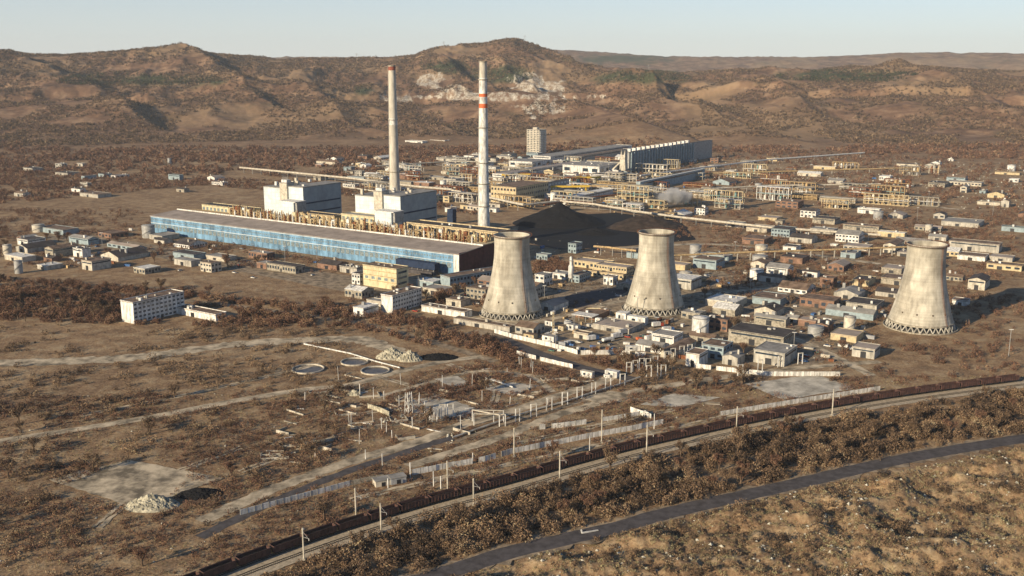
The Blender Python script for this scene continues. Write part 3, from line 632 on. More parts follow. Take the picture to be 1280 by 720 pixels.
heap(699,279, 118, 22, 'coal', 'biggest black coal heap behind the first cooling tower', seed=1, ratio=.75, lump=.06)
heap(808,284, 104, 15, 'coalb', 'brown dusted coal heap behind the second cooling tower', seed=2, ratio=.8, lump=.06)
heap(745,292, 60, 7, 'coal', 'low black mound standing for the shadow between the two big heaps', seed=6, ratio=.6, lump=.1)  # black colour paints the shadow zone between the heaps
heap(490,447, 42, 6.5, 'spoil', 'left one of the pale rubble heaps beside the gravel path', 'spoil_heap', 4, .62, lump=.6)
heap(512,450, 34, 6.2, 'spoil', 'right one of the pale rubble heaps touching the low black heap', 'spoil_heap', 5, .62, lump=.7)
heap(548,447, 52, 3.0, 'coal', 'low black heap right of the pale rubble heaps', 'dark_heap', 7, .6, lump=.5)  # low mound in near-black colour right of the pale heaps
heap(443,493, 20, 3, 'spoil', 'small pale sand heap at the left beside the fence posts', 'spoil_heap', 8, .7, lump=.5)
heap(190,632, 70, 5, 'spoil', 'large pale rubble heap in the left foreground', 'spoil_heap', 9, .62, lump=.6)
heap(250,618, 60, 3, 'coal', 'black heap in the left foreground', 'dark_heap', 10, .6, lump=.5)
# sludge basins
for px, py, wp, lab in ((443,453,34,'round sludge basin nearest the white pipe bend'),(469,464,36,'round sludge basin with pale rim near the gravel path'),(385,462,40,'round sludge basin left of the others near the path')):
    c = G(px,py); R_ = wp*mpp(c)/2; r = root('sludge_basin', lab, 'basin', c)
    MB().lathe([(R_,-.1),(R_+.1,.9),(R_-.5,.9),(R_-.6,.1)], 40, cap=False).build('rim','sandy',r); MB().lathe([(R_-.5,.15),(.05,.16)],40,cap=False).build('sludge','sludge',r)
    keep(c,R_+.5)

# ------------------------------------------------------------------ walls, pipes, posts
def wall(name, pts, h, th, m, label, cat='wall', panel=3.0, px=True):
    ln = [G(*p) for p in pts]; o = ln[0]; r = root(name, label, cat, o); mb = MB(); pb = MB()
    for a, b in zip(ln[:-1], ln[1:]):
        d = b-a; L = d.length; d.normalize(); n = max(1, int(L/panel))
        for k in range(n):
            p = a+d*(L*k/n)-o; q = a+d*(L*(k+1)/n-.12)-o; hh = h*rnd.uniform(.96,1.02)
            if rnd.random() < .015: continue
            mb.bar(p+Vector((0,0,hh/2)), q+Vector((0,0,hh/2)), th, hh); pb.bar(p+Vector((0,0,-.2)), p+Vector((0,0,h*1.06)), th*1.2)
        SEGS.append((a.x,a.y,b.x,b.y,1.2))
    mb.build('panels', m, r); pb.build('posts', 'oldconc', r)
wall('concrete_wall', [(618,416),(640,422.5),(690,434),(722,443)], 3.0, .25, 'white', 'long pale wall enclosing the truck yard, part left of the gateway')
wall('concrete_wall', [(726,443.5),(768,443),(807,446)], 3.0, .25, 'white', 'pale yard wall right of the gateway, above the brown thicket')
wall('concrete_wall', [(646,443),(680,452),(716,460.5)], 2.6, .25, 'white', 'weathered wall along the near side of the dark asphalt lane')
wall('concrete_wall', [(515,594),(545,588),(606,577),(640,567),(690,557),(740,547),(790,538),(829,530)], 2.7, .2, 'white', 'long pale panel wall running parallel to the railway')
wall('concrete_wall', [(438,607),(300,644)], 2.4, .2, 'white', 'pale panel wall at the left edge beside the ditch')
wall('concrete_wall', [(438,607),(462,602),(480,599)], 2.4, .2, 'oldconc', 'leaning stained wall panels left of the grey garages')
wall('concrete_wall', [(674,537),(705,534),(733,530)], 2.6, .3, 'white', 'short bright wall behind the panel wall, left piece')
wall('concrete_wall', [(753,527),(785,522),(806,518),(814,523)], 2.3, .3, 'white', 'bent bright wall behind the panel wall, right piece')
wall('concrete_wall', [(788,515),(800,519),(811,522)], 3.0, .3, 'white', 'short tall wall below the concrete slab on the right')
wall('concrete_wall', [(460,510),(475,515),(487,520)], 2.6, .4, 'spoil', 'low pale retaining wall among rubble left of the signal posts')
wall('concrete_wall', [(900,520),(1010,502),(1100,488)], 2.6, .25, 'white', 'pale panel wall between the railway and the slab on the right')
wall('concrete_wall', [(870,460),(960,470),(1050,470)], 2.8, .25, 'white', 'pale yard wall left of the rightmost cooling tower')
building('garage_row', 'row of grey lock up garages by the panel wall', 'garage', G(508,603), 0.1+7, 4.5, 2.8, 'greyp', 'roofg', 0, rot=.45, para=0)
building('garage_row', 'pale end garage left of the grey garages', 'garage', G(489,606), 7, 4.5, 2.6, 'sandy', 'roofg', 0, rot=.45, para=0)
def pipeline(name, pts, z, dia, m, label, sup=8.0, cat='pipeline', wide=0, n=8, supm='concrete'):
    ln = [G(*p) for p in pts]; o = ln[0].copy(); r = root(name, label, cat, o); mb = MB(); cnt = 0
    if wide: 
        for k in range(wide): mb.tube([p-o+Vector((0,(k-(wide-1)/2)*dia*1.25,z)) for p in ln], dia, n)
    else: mb.tube([p-o+Vector((0,0,z)) for p in ln], dia, n)
    mb.build('pipe', m, r)
    for a, b in zip(ln[:-1], ln[1:]):
        d = b-a; L = d.length; d.normalize(); k = max(1, int(L/sup))
        for i in range(k):
            if cnt >= 90: break
            p = a+d*(L*(i+.5)/k)-o; s = Vector((-d.y,d.x,0)); q = MB(); hw = max(.5, wide*dia*.5)
            if z < 2.5: q.bar(p+Vector((0,0,-.2)), p+Vector((0,0,z-dia/2)), .4)
            else: q.bar(p-s*hw+Vector((0,0,-.2)), p-s*hw+Vector((0,0,z)), .45); q.bar(p+s*hw+Vector((0,0,-.2)), p+s*hw+Vector((0,0,z)), .45); q.bar(p-s*hw+Vector((0,0,z-dia/2-.25)), p+s*hw+Vector((0,0,z-dia/2-.25)), .4)
            q.build('support', supm, r); cnt += 1
    return r
pipeline('pipeline', [(380,432),(438,444),(470,454),(500,462)], 1.2, .9, 'white', 'white pipe edging the sludge basins and ending at the gravel path')
pipeline('pipeline', [(608,475),(625,480),(641,486)], 1.0, .6, 'white', 'pair of short white pipes left of the lane in the scrub', wide=2)
pipeline('pipeline', [(566,549),(620,530),(668,514),(706,504),(742,492),(778,481),(800,473)], 1.0, .5, 'concrete', 'thin pipes lying along the row of portal frames', wide=3, sup=14)
pipeline('pipe_bridge', [(742,318),(760,319.5),(795,324)], 8, 2.0, 'rustl', 'stout pipe bridge on columns left of the second cooling tower', sup=9)
pipeline('pipe_bridge', [(300,216),(438,230),(520,241),(565,245)], 9, 3.0, 'sandy', 'elevated pipe bridge behind the boiler house, left of the white chimney', sup=22)
pipeline('pipe_bridge', [(565,246),(598,252),(640,262),(655,265)], 9, 3.0, 'sandy', 'elevated pipe bridge passing behind the white chimney towards the coal heap', sup=18)
pipeline('pipe_bridge', [(430,236),(500,246),(580,252)], 3, 2.2, 'sandy', 'lower pipe run beneath the long elevated pipe bridge', sup=30)
pipeline('pipe_bridge', [(655,263),(700,258),(742,262),(800,272),(842,278),(960,292),(1100,302)], 7, 2.6, 'sandy', 'pale pipe bridge winding behind the coal heaps', sup=20)
pipeline('pipe_bridge', [(842,330),(930,326),(1050,322),(1150,318)], 8, 1.8, 'rustl', 'rusty pipe bridge between the second and third cooling towers', sup=12)
pipeline('pipe_bridge', [(800,226),(842,220),(960,205),(1080,196)], 8, 3, 'white', 'pale conveyor bridge at the far right edge of the works', sup=22)
r = root('pipe_loop', 'yellow expansion loop of pipe in front of the second cooling tower', 'pipeline', G(742,393))
mb = MB(); mb.tube([(-6,0,0),(-6,0,3.4),(-4.5,1.5,4.2),(4.5,1.5,4.2),(6,0,3.4),(6,0,0)], .9, 8); mb.build('pipe','yellow',r); MB().bar((0,1.5,0),(0,1.5,4),.4).build('support','rust',r)
# portal frames of the abandoned pipe rack
def portal(w_=3.0, h=7.0, kind=0):
    r = root('pipe_support', 'x', 'pipe support', (0,0,0), .0)
    for x in (-w_/2, w_/2): MB().bar((x,0,-.3),(x,0,h),.42).build('leg','white',r)
    if kind != 2: MB().bar((-w_/2-.2,0,h-.25),(w_/2+.2,0,h-.25),.4,.45).build('top_beam','sandy',r)
    if kind == 1: MB().bar((-w_/2,0,h*.58),(w_/2,0,h*.58),.35).build('cross_beam','sandy',r)
    return r
PT = [portal(3.0,7.2,0), portal(3.0,7.2,1), portal(2.2,7,2)]; PTK = [kids(p) for p in PT]; used = set()
AUTOP = []; LASTP = [None]
PP = [(647,527,2),(667,521,0),(686.5,513,0),(706,506,1),(724.5,499,0),(742,493,2),(760,487.5,0),(778,482,0),(786,467,1),(794,464.5,1),(802,462,1),(810,462,1),(811,471,0),(819,459,1),(824,470,2),(829,470.5,0),(833,453,1),(841,449,1),(852,446,0),(862,444,1),(543,527,2),(553,521.5,0),(563,521,0),(549,524,2),(540,525,2),
      (880,440,0),(900,436,1),(925,470,1),(950,464,0),(975,459,1),(1000,455,0),(1120,600,1),(1155,588,0),(1190,576,1),(1225,566,0),(1262,556,1),(1100,640,0),(1150,622,1),(1200,606,0),(1250,590,1)]
PP = [p for p in PP if not (p[0] > 1090)]
for i, (x, y, k) in enumerate(PP):
    side = 'on the concrete slab' if x < 600 else ('in the row along the pale gravel path' if y > 472 else 'right of the brown thicket')
    lab = f"pale concrete {['portal frame','double beam portal frame','bare post pair'][k]} {side}"
    g = G(x, y)
    if k not in used: used.add(k); o = PT[k]; o.location = g; o.rotation_euler.z = .25; o['label'] = lab; o['group'] = 'concrete pipe supports'; LASTP[0] = o
    else: LASTP[0] = copy_tree(PT[k], g, .25, lab, 'concrete pipe supports', PTK[k])
    keep(g, 2); AUTOP.append((LASTP[0], x, y))
r = root('pipe_gantry', 'pale concrete gantry frame at the bend of the gravel path', 'gantry', G(612,531))
for x, y in ((-9,5),(-8,-1),(2,3),(5,-3),(7,4),(8,-2)): MB().bar((x,y,-.3),(x,y,6.4),.45).build('leg','white',r)
MB().bar((-9,5,6.4),(5,-3,6.4),.55).bar((-8,-1,6.3),(8,-2,6.3),.4).bar((-9,5,6.3),(7,4,6.3),.4).build('beam','sandy',r); keep(G(612,531),9)
# lattice mast
def lattice(px, py, h, w_, label, name='lattice_mast', cat='lattice mast', m='steel'):
    r = root(name, label, cat, G(px,py)); mb = MB(); n = max(3, int(h/(w_*1.6)))
    for x in (-1,1):
        for y in (-1,1): mb.bar((x*w_/2,y*w_/2,-.2),(x*w_/4,y*w_/4,h),.22)
    for k in range(n):
        z0, z1 = h*k/n, h*(k+1)/n; a = w_/2-(w_/4)*(k/n); b = w_/2-(w_/4)*((k+1)/n)
        for s in (-1,1): mb.bar((-a,s*a,z0),(b,s*b,z1),.14); mb.bar((s*a,-a,z0),(s*b,b,z1),.14); mb.bar((a,s*a,z0),(-b,s*b,z1),.14)
    mb.build('lattice', m, r); return r
lattice(508.5,517,11.5,2.2,'left one of two grey lattice masts beside the slab', m='white'); lattice(513.5,516,11.5,2.2,'right one of two grey lattice masts beside the slab', m='white')
lattice(691.5,420,17,1.4,'slender lattice mast in the truck yard between the towers', m='beige')
# posts and masts
def pole(px, py, h, label, arm=0, th=.38, name='pole', cat='pole', m='sandy', grp=None, base=True):
    r = root(name, label, cat, G(px,py), 0, grp); MB().bar((0,0,-.3),(0,0,h),th,th,8).build('mast', m, r)
    if base: MB().box(-.6,.6,-.6,.6,-.1,.7).build('footing','concrete',r)
    if arm: MB().bar((0,0,h*.72),(arm,-arm*.8,h*.75),.14).bar((0,0,h*.9),(arm*.8,-arm*.64,h*.76),.1).build('arm','steel',r); MB().bar((arm,-arm*.8,h*.75),(arm,-arm*.8,h*.68),.16).build('insulator','white',r)
    keep(G(px,py),1)
for x,y,yt,ll in ((445,646,610,'left of the nearest wagons'),(476.5,666,629,'nearest the camera by the left wagons'),(559.5,614.6,576,'beyond the train, left of the middle'),(592,632,598,'on the near side of the track, left of centre'),(642.6,571,535,'in front of the panel wall at centre'),(699.5,605,563.5,'on the near side of the track, right of centre'),(752,553,512,'beyond the train behind the panel wall'),(808,572,531,'on the near side of the track at the right'),(920,545,508,'on the near side of the track far right'),(1040,520,486,'near the foot of the rightmost cooling tower'),(380,700,660,'on the near side of the track, far left')):
    pole(x,y,ztop(x,y,yt),f'tall concrete railway mast {ll}',2.6,.62,'railway_mast','railway mast','sandy','railway masts')
for x,y,yt,ll in ((737,563.5,544,'behind the train right of centre'),(817.6,536,517,'at the right end of the panel wall'),(542,608,589,'behind the train near the garages'),(551,611,595,'shortest beside the tall mast'),(513,598.6,578,'at the left end of the panel wall'),(485,610,598,'behind the garages'),(478,582,567,'beside the ditch'),(457,574,562,'beside the ditch, leftmost'),(477,536,522,'in the rubble field'),(515.5,535,521,'below the lattice masts'),(531,520,502,'on the concrete slab'),(499,509,494,'left of the slab'),(450,494,480,'by the sand heap'),(467,498,484,'right of the sand heap'),(480,499,489,'short one right of the sand heap'),(591,578,566,'beside the panel wall')):
    pole(x,y,ztop(x,y,yt),f'thin pale concrete post {ll}',0,.42,'post','post','white','pale concrete posts',False)
r = pole(523,361,11,'lamp post in front of the dark navy gallery',1.5,.25,'lamp_post','lamp post','steel')

# ------------------------------------------------------------------ vehicles, trailers and cabins of the yard
def truck(loc, rot, body, label, L=8.5, kind='box'):
    r = root('truck', label, 'truck', loc, rot, 'trucks in the yard')
    MB().box(L/2-2.2,L/2,-1.2,1.2,.9,3.1).build('cab', body, r)
    MB().box(L/2-.02,L/2+.04,-1,1,1.9,2.8).build('windscreen','glass',r)
    if kind == 'tank': mb = MB(); mb.bar((-L/2,0,2.4),(L/2-2.5,0,2.4),2.5,2.3,14); mb.build('tank','white',r)
    else: MB().box(-L/2,L/2-2.5,-1.25,1.25,1.2,3.9).build('cargo_box', 'white' if kind=='box' else 'greyp', r)
    MB().box(-L/2,L/2-.2,-.5,.5,.7,1.15).build('chassis','rail',r)
    for x in (-L/2+1,-L/2+2.2,L/2-1.2):
        for y in (-1.2,.9): mb = MB(); mb.bar((x,y,.52),(x,y+.3,.52),1.04,1.04,14); mb.build('wheel','tyre',r)
    keep(loc,4)
def car(loc, rot, body, label, grp='cars parked about the works'):
    r = root('parked_car', label, 'car', loc, rot, grp)
    mb = MB(); mb.prism([(-2.1,.35),(2.1,.35),(2.1,.85),(1.2,.95),(-2.1,1.0)],-.85,.85); mb.build('body',body,r)
    mb = MB(); mb.prism([(-1.7,1.0),(1.2,.96),(.5,1.45),(-1.2,1.48)],-.74,.74); mb.build('cabin','glass',r)
    for x in (-1.3,1.3):
        for y in (-.86,.66): mb = MB(); mb.bar((x,y,.32),(x,y+.2,.32),.64,.64,12); mb.build('wheel','tyre',r)
    keep(loc,2)
truck(G(741,426),.5,'bluep','blue cabbed box truck beside the brown roofed shed'); truck(G(760,428),.6,'white','white tank truck in the middle of the yard',9,'tank'); truck(G(771,423),.6,'white','white box truck behind the white tank truck'); truck(G(780,418),.6,'greyp','grey box truck at the rear of the parked row',8,'grey')
truck(G(822,409),.4,'redp','red cabbed truck right of the white trailers'); truck(G(835,415),.4,'bluep','blue cabbed truck at the right end of the yard'); truck(G(813,426),.5,'white','white truck behind the orange loader')
def cabin(loc, L, W, h, m, roof, label, rot=PA, name='site_cabin', cat='cabin'):
    r = root(name, label, cat, loc, rot); MB().box(-L,0,0,W,0,h).build('body', m, r); MB().box(-L-.1,.1,-.1,W+.1,h,h+.18).build('roof', roof, r)
    MB().box(-L*.75,-L*.55,-.04,.02,h*.35,h*.75).build('window','glass',r); MB().box(-L*.35,-L*.2,-.04,.02,.1,h*.8).build('door','steel',r); keep_box(loc,rot,L,W)
cabin(G(782,403),8,7,6.2,'white','white','tall white trailer in front of the left foot of the second cooling tower'); cabin(G(806,407),14,5,5.2,'white','white','longest white trailer in front of the second cooling tower'); cabin(G(690,408),6,4,3.4,'white','roofbr','small white cabin just right of the first cooling tower foot')
cabin(G(667,425),8,5,3.2,'beige','roofbr','beige hut behind the pale wall, left one'); cabin(G(692,428),9,5,3.6,'white','roofg','white hut behind the pale wall beside the lattice mast'); cabin(G(722,414.5),9,4,4,'white','roofg','white cabin with windows in front of the open canopy'); cabin(G(704,414),4,3,3.2,'beige','roofbr','tiny beige kiosk left of the white cabin'); cabin(G(750,404.5),4,3,3.4,'white','white','lone white box behind the long flat roof')
cabin(G(800,438.5),9,2.6,3,'white','white','white bus parked by the yard wall', 0.1,'bus','bus'); cabin(G(740,473),8,3,3.4,'white','sandy','white hut at the lower end of the asphalt lane'); cabin(G(771,473),8,4,3.6,'white','white','white container right of the lower end of the lane'); cabin(G(762,473),4,2,1.6,'white','white','low white crate touching the white container')
building('flat_roof_store','long low store with flat tan roof in the middle of the yard','store building',G(786,418),28,22,3.0,'concrete','rooft',0,top_bits=4)
building('brown_roof_shed','brown roofed shed with pale front in the yard','shed',G(735,425),11,6,3.6,'sandy','roofbr',0)
building('works_shed','white gabled shed behind the portal frames at the yard corner','shed',G(826,442.5),18,12,4,'white','roofg',0,flat=False)
building('works_shed','dark roofed long shed at the yard corner, nearest the substation','shed',G(842,449),9,34,4.2,'sandy','roofbr',0,flat=False)
building('works_shed','white fronted shed behind the gabled shed at the yard corner','shed',G(842,432),16,14,5.5,'white','roofg',0)
r = root('canopy','open canopy with white roof on thin columns in the yard','canopy',G(740,404),PA); MB().box(-17,0,0,10,4,4.5).build('roof','white',r)
for x in (-16.5,-11,-5.5,-.5):
    for y in (.4,9.6): MB().bar((x,y,0),(x,y,4),.3).build('column','steel',r)
# orange loader
r = root('wheel_loader','orange wheel loader parked among scrap in the yard','wheel loader',G(800,426),.4); MB().box(-2.6,.6,-1.2,1.2,1.1,2.6).build('body','orange',r); MB().box(-.4,1.2,-.8,.8,2.6,3.9).build('cab','glass',r)
MB().bar((.8,-.8,2),(3.6,-.8,1),.3).bar((.8,.8,2),(3.6,.8,1),.3).build('arm','orange',r); MB().prism([(3.4,.2),(4.6,.2),(4.4,.4),(3.8,1.4),(3.5,1.4)],-1.4,1.4).build('bucket','rust',r)
for x in (-1.6,1.4):
    for y in (-1.5,.9): mb=MB(); mb.bar((x,y,.75),(x,y+.6,.75),1.5,1.5,14); mb.build('wheel','tyre',r)
cols = [('white','white'),('redp','red'),('bluep','blue'),('greyp','grey'),('greenp','green')]
# truck lying by the near road
r = root('fallen_post','pale broken concrete post lying beside the near road','concrete post',G(738,666),.3); MB().bar((-3.5,0,.5),(3.5,.6,.3),.5).bar((-3.5,0,.3),(-3.2,1.8,.9),.5).build('shaft','white',r)

# ------------------------------------------------------------------ far quarter of the works
def px_building(name, label, cat, x, y, wl_px, wr_px, h_px, wall, roof, storeys=0, **k):
    c = G(x, y); m = mpp(c); lu = max(4, wl_px*m/.86); lv = max(4, wr_px*m/.50); return building(name, label, cat, c, lu, lv, h_px*m, wall, roof, storeys, **k)
r = px_building('tower_block','tall pale residential tower block alone before the hills','tower block',674,194,16,8,31,'sandy','roofg',14,wsp=6.5,wl=True,wr=False,door=False)
c = G(674,194)
for k in range(14):
    z = 1.5+k*3.4; MB().box(0.05,2.2,1,10,z,z+1.1).build('balcony','white',r); MB().box(0.05,2.2,15,24,z,z+1.1).build('balcony','white',r)
MB().box(-18,-8,4,12,h:=31*mpp(c)+.9,h+4).build('lift_house','sandy',r)
px_building('warehouse','white fronted factory block left of the tower block foot','warehouse',665,210,30,22,7,'white','roofg',1,wsp=14)
px_building('warehouse','white block right of the tower block foot','warehouse',688,204,22,110,8,'white','roofg',0)
px_building('warehouse','long hall with grey roof and shaded side behind the yellow gantry crane','warehouse',628,226,13,98,8,'white','rooft',0)
px_building('warehouse','large flat roofed warehouse with dotted roof lights','warehouse',749,219,46,30,10,'white','roofg',1,wsp=16,top_bits=14)
px_building('warehouse','dark sided long shed behind the flat roofed warehouse','warehouse',722,203,9,70,7,'sandy','roofbr',0)
r = px_building('furnace_hall','huge dark sided furnace hall with ribbed wall at the far right','furnace hall',786,216,3,130,25,'steel','roofd',0,door=False)
c = G(786,216); m_ = mpp(c); Hf = 25*m_
for k in range(24): MB().box(0.05,2.6,4+k*11,7.5+k*11,0,Hf).build('rib','tealblue',r)
for k in range(14): MB().box(-8,-1,6+k*18,12+k*18,Hf+1,Hf+6).build('roof_vent','white',r)
r = root('conveyor_tower','pale angular conveyor tower at the corner of the furnace hall','conveyor tower',G(781,218),PA); hh = ztop(781,218,187)
mb = MB(); mb.prism([(-9,0),(3,0),(1,hh*.62),(1,hh),(-1,hh*.8),(-5,hh*.78),(-6,hh),(-8,hh*.6)],-3,6); mb.build('tower','sandy',r)
mb = MB(); mb.bar((-24,0,6),(-6,0,hh*.55),2.2); mb.build('conveyor','sandy',r); MB().box(-34,-10,-2,6,0,7).build('base_building','white',r)
px_building('warehouse','pale edged long hall in shade in front of the furnace hall','warehouse',800,240,5,100,12,'tealblue','white',0)
px_building('concrete_frame','beige three storey open concrete frame right of the white chimney','concrete frame',645,255,33,38,20,'beige','roofbr',3,wsp=4.5,win='dark')
px_building('concrete_frame','dark block standing for the shaded side of the open concrete frame','process building',650,252,3,60,17,'steel','roofd',3,wsp=8,win='white',door=False)  # separate dark block paints the frame's shaded right side
px_building('white_store','white flat store with shaded side behind the black coal heap','store building',707,256,14,62,7,'white','white',0)
def tank(px, py, rr, h, m, label):
    r = root('storage_tank', label, 'storage tank', G(px,py)); MB().lathe([(rr,-.2),(rr,h),(rr*.95,h+.3),(.1,h+rr*.18)],28,cap=False).build('shell',m,r,smooth=True)
    mb = MB()
    for k in range(16): a=math.pi*k/15-math.pi; mb.bar(((rr+.3)*math.cos(a),(rr+.3)*math.sin(a),h*k/15),((rr+.3)*math.cos(a+.21),(rr+.3)*math.sin(a+.21),h*(k+1)/15),.4)
    mb.build('stair','steel',r); MB().lathe([(rr+.15,h*.98),(rr+.15,h+.5),(rr-.1,h+.5)],28,cap=False).build('rim','steel',r); keep(G(px,py),rr+1)
tank(692,254,4.5,14,'white','slim white tank behind the black coal heap')
def gantry(px, py, span, h, label):
    r = root('gantry_crane', label, 'gantry crane', G(px,py), .1)
    for x in (-span/2,span/2): MB().bar((x-2,0,0),(x,0,h),1.1).bar((x+2,0,0),(x,0,h),1.1).build('leg','brightyellow',r)
    MB().box(-span/2-5,span/2+5,-1.3,1.3,h,h+2.6).build('girder','brightyellow',r); MB().box(-3,3,-1.8,1.8,h+2.6,h+4.4).build('trolley','steel',r)
gantry(645,229,34,12,'left yellow gantry crane before the long shaded hall'); gantry(711,244,48,11,'right yellow gantry crane above the white flat store'); gantry(730,231,40,10,'farthest yellow gantry crane near the flat roofed warehouse')
# process frames
def skid(px, py, L, W, h, lv, label, m='sandy', m2='teal'):
    r = root('process_frame', label, 'process frame', G(px,py), PA); R_ = random.Random(int(px*7+py)); mb = MB(); nb = max(2,int(L/6))
    for i in range(nb+1):
        for y in (0,W): mb.bar((-L*i/nb,y,-.2),(-L*i/nb,y,h),.7)
    mb.bar((-L,0,.3),(0,0,.3),.5); mb.bar((-L,W,.3),(0,W,.3),.5); mb.bar((0,0,.3),(0,W,.3),.5); mb.build('columns',m,r)
    for k in range(1,lv+1): MB().box(-L-.3,.3,-.3,W+.3,h*k/lv-.6,h*k/lv).build('floor',m,r)
    for k in range(max(3,nb)):
        x = -R_.uniform(.08,.92)*L; q = MB(); rr = R_.uniform(.8,2); z0 = h*R_.randrange(lv)/lv; q.lathe([(rr,z0+.1),(rr,z0+h/lv*.6),(rr*.4,z0+h/lv*.8)],12,(x,R_.uniform(.2,.8)*W)); q.build('vessel',R_.choice([m2,'white','rustl','steel']),r)
    MB().bar((-L,-.7,h*.5),(0,-.7,h*.5),.7,.7,8).build('pipe',R_.choice([m2,'white','rustl']),r); keep(G(px,py),L*.6)
skid(810,254,46,14,22,3,'tall open beige process frame left of the steam','beige')
for i,(x,y,L,W,h,lab) in enumerate([(778,261,22,10,10,'teal process skid left of the tall beige frame'),(800,266,24,10,10,'teal process skid in front of the tall beige frame'),(830,262,28,10,11,'teal process skid right of the tall beige frame'),(842,275,26,9,8,'pale process skid behind the brown coal heap'),(690,233,30,10,8,'orange brown pipe frame beside the far gantry crane'),(735,238,30,10,9,'pale pipe frame under the farthest gantry crane'),(662,240,30,10,10,'white vessel frame beside the open concrete frame'),(872,258,40,12,16,'tall process frame at the right beyond the steam'),(925,262,34,12,12,'process frame in front of the right hand sheds'),(985,252,44,12,18,'largest process frame in the far right quarter'),(1060,262,34,12,12,'low process frame in the far right quarter'),(1130,248,44,12,16,'rightmost tall process frame')]): skid(x,y,L,W,h,2,lab,['sandy','white','beige','rustl'][i%4])
# steam
def steam():
    c = G(842,246,14); mb = MB(); mb.lathe([(.1,-14)]+[(26*math.sin(math.pi*k/12),-14*math.cos(math.pi*k/12)) for k in range(1,12)]+[(.1,14)],24,cap=False)
    m = bpy.data.materials.new('steam'); m.use_nodes = True; n, l = m.node_tree.nodes, m.node_tree.links; n.remove(n['Principled BSDF']); v = n.new('ShaderNodeVolumePrincipled'); tc = n.new('ShaderNodeTexCoord'); no = n.new('ShaderNodeTexNoise'); no.inputs['Scale'].default_value=.07; no.inputs['Detail'].default_value=4
    l.new(tc.outputs['Object'],no.inputs[0]); g = n.new('ShaderNodeVectorMath'); g.operation='LENGTH'; mp = n.new('ShaderNodeMapping'); mp.inputs['Scale'].default_value=(1/26,1/26,1/14); l.new(tc.outputs['Object'],mp.inputs[0]); l.new(mp.outputs[0],g.inputs[0])
    s = n.new('ShaderNodeMath'); s.operation='SUBTRACT'; l.new(no.outputs[0],s.inputs[0]); q = n.new('ShaderNodeMath'); q.operation='MULTIPLY'; l.new(g.outputs['Value'],q.inputs[0]); q.inputs[1].default_value=.62; l.new(q.outputs[0],s.inputs[1])
    t = n.new('ShaderNodeMath'); t.operation='MULTIPLY'; t.use_clamp=False; l.new(s.outputs[0],t.inputs[0]); t.inputs[1].default_value=.6; mx = n.new('ShaderNodeMath'); mx.operation='MAXIMUM'; l.new(t.outputs[0],mx.inputs[0]); mx.inputs[1].default_value=0
    l.new(mx.outputs[0],v.inputs['Density']); v.inputs['Color'].default_value=(.95,.95,.95,1); l.new(v.outputs[0],n['Material Output'].inputs['Volume'])
    tag(mb.build('steam',m,None,c),'white puff of steam drifting beside the tall beige process frame','steam',kind='stuff')
steam()
FAR = []
R_ = random.Random(77)
for reg, n in (((570,842,202,264),80),((842,1180,206,262),26),((470,600,208,244),12)):
    for q in range(n):
        x, y = R_.uniform(*reg[:2]), R_.uniform(*reg[2:]); g = G(x,y)
        if any((g.x-a[0])**2+(g.y-a[1])**2 < (a[2]+7)**2 for a in AVOID) or any(min((g.x-a[0])**2+(g.y-a[1])**2,(g.x-a[2])**2+(g.y-a[3])**2) < (a[4]+8)**2 for a in SEGS if a[4] > 6): continue
        skid(x, y, R_.uniform(14,60), R_.uniform(6,12), R_.uniform(6,17), R_.choice([1,2,2,3]), '', R_.choice(['sandy','rustl','beige','rust','concrete','oldconc']), R_.choice(['teal','rust','steel','white']))
        o = [o for o in COL.objects if o.name.startswith('process_frame')][-1]; FAR.append((o,x,y))
for q, pts in enumerate(([(600,238),(660,232),(730,226),(790,222)],[(600,222),(690,214),(780,206)],[(680,262),(740,252),(800,246)],[(470,212),(560,206),(620,206)],[(620,246),(700,238),(760,240)],[(850,244),(960,238),(1100,236)],[(860,222),(1000,218),(1140,214)])):
    pipeline('pipe_bridge', pts, [5,7,6,6,8,7,6][q], 2.2, ['rustl','sandy','rust','sandy','rustl','sandy','rustl'][q], ['rusty pipe bridge running from the white chimney to the furnace hall','pale pipe bridge before the long shaded hall','rust red pipe bridge above the black coal heap','pale pipe bridge far behind the boiler house','ochre pipe bridge beside the concrete frame','pale pipe bridge right of the steam puff','ochre pipe bridge farthest right of the furnace hall'][q], 22)
# hillside buildings
for x,y,wl_,h_,lab in ((528,181,24,4,'left long white farm building at the foot of the hills'),(556,180,20,4,'right long white farm building at the foot of the hills')): px_building('farm_building',lab,'farm building',x,y,wl_,5,h_,'white','roofg',1,wsp=14)

# ------------------------------------------------------------------ many lesser sheds, stores and tanks of the works
LANDM = [('first cooling tower',640,392),('second cooling tower',818,388),('rightmost cooling tower',1150,408),('white chimney',605,290),('red tipped chimney',494,258),('tower block',674,194),('black coal heap',697,276),('furnace hall',800,214),('farther boiler house',380,270),('blue hall',300,300),('truck yard',760,420)]
placed = []
def occupied(p, r):
    for x, y, q in AVOID:
        if (p.x-x)**2+(p.y-y)**2 < (q+r)**2: return True
    for x0,y0,x1,y1,q in SEGS:
        dx, dy = x1-x0, y1-y0; L = dx*dx+dy*dy or 1; t = max(0,min(1,((p.x-x0)*dx+(p.y-y0)*dy)/L))
        if (p.x-x0-t*dx)**2+(p.y-y0-t*dy)**2 < (q+r)**2: return True
    return False
def where(x, y):
    nm, lx, ly = min(LANDM, key=lambda a: abs(a[1]-x)+2.2*abs(a[2]-y)); dx, dy = x-lx, (y-ly)*2
    return (('right of' if dx > 0 else 'left of') if abs(dx) > abs(dy) else ('in front of' if dy > 0 else 'behind'))+' the '+nm
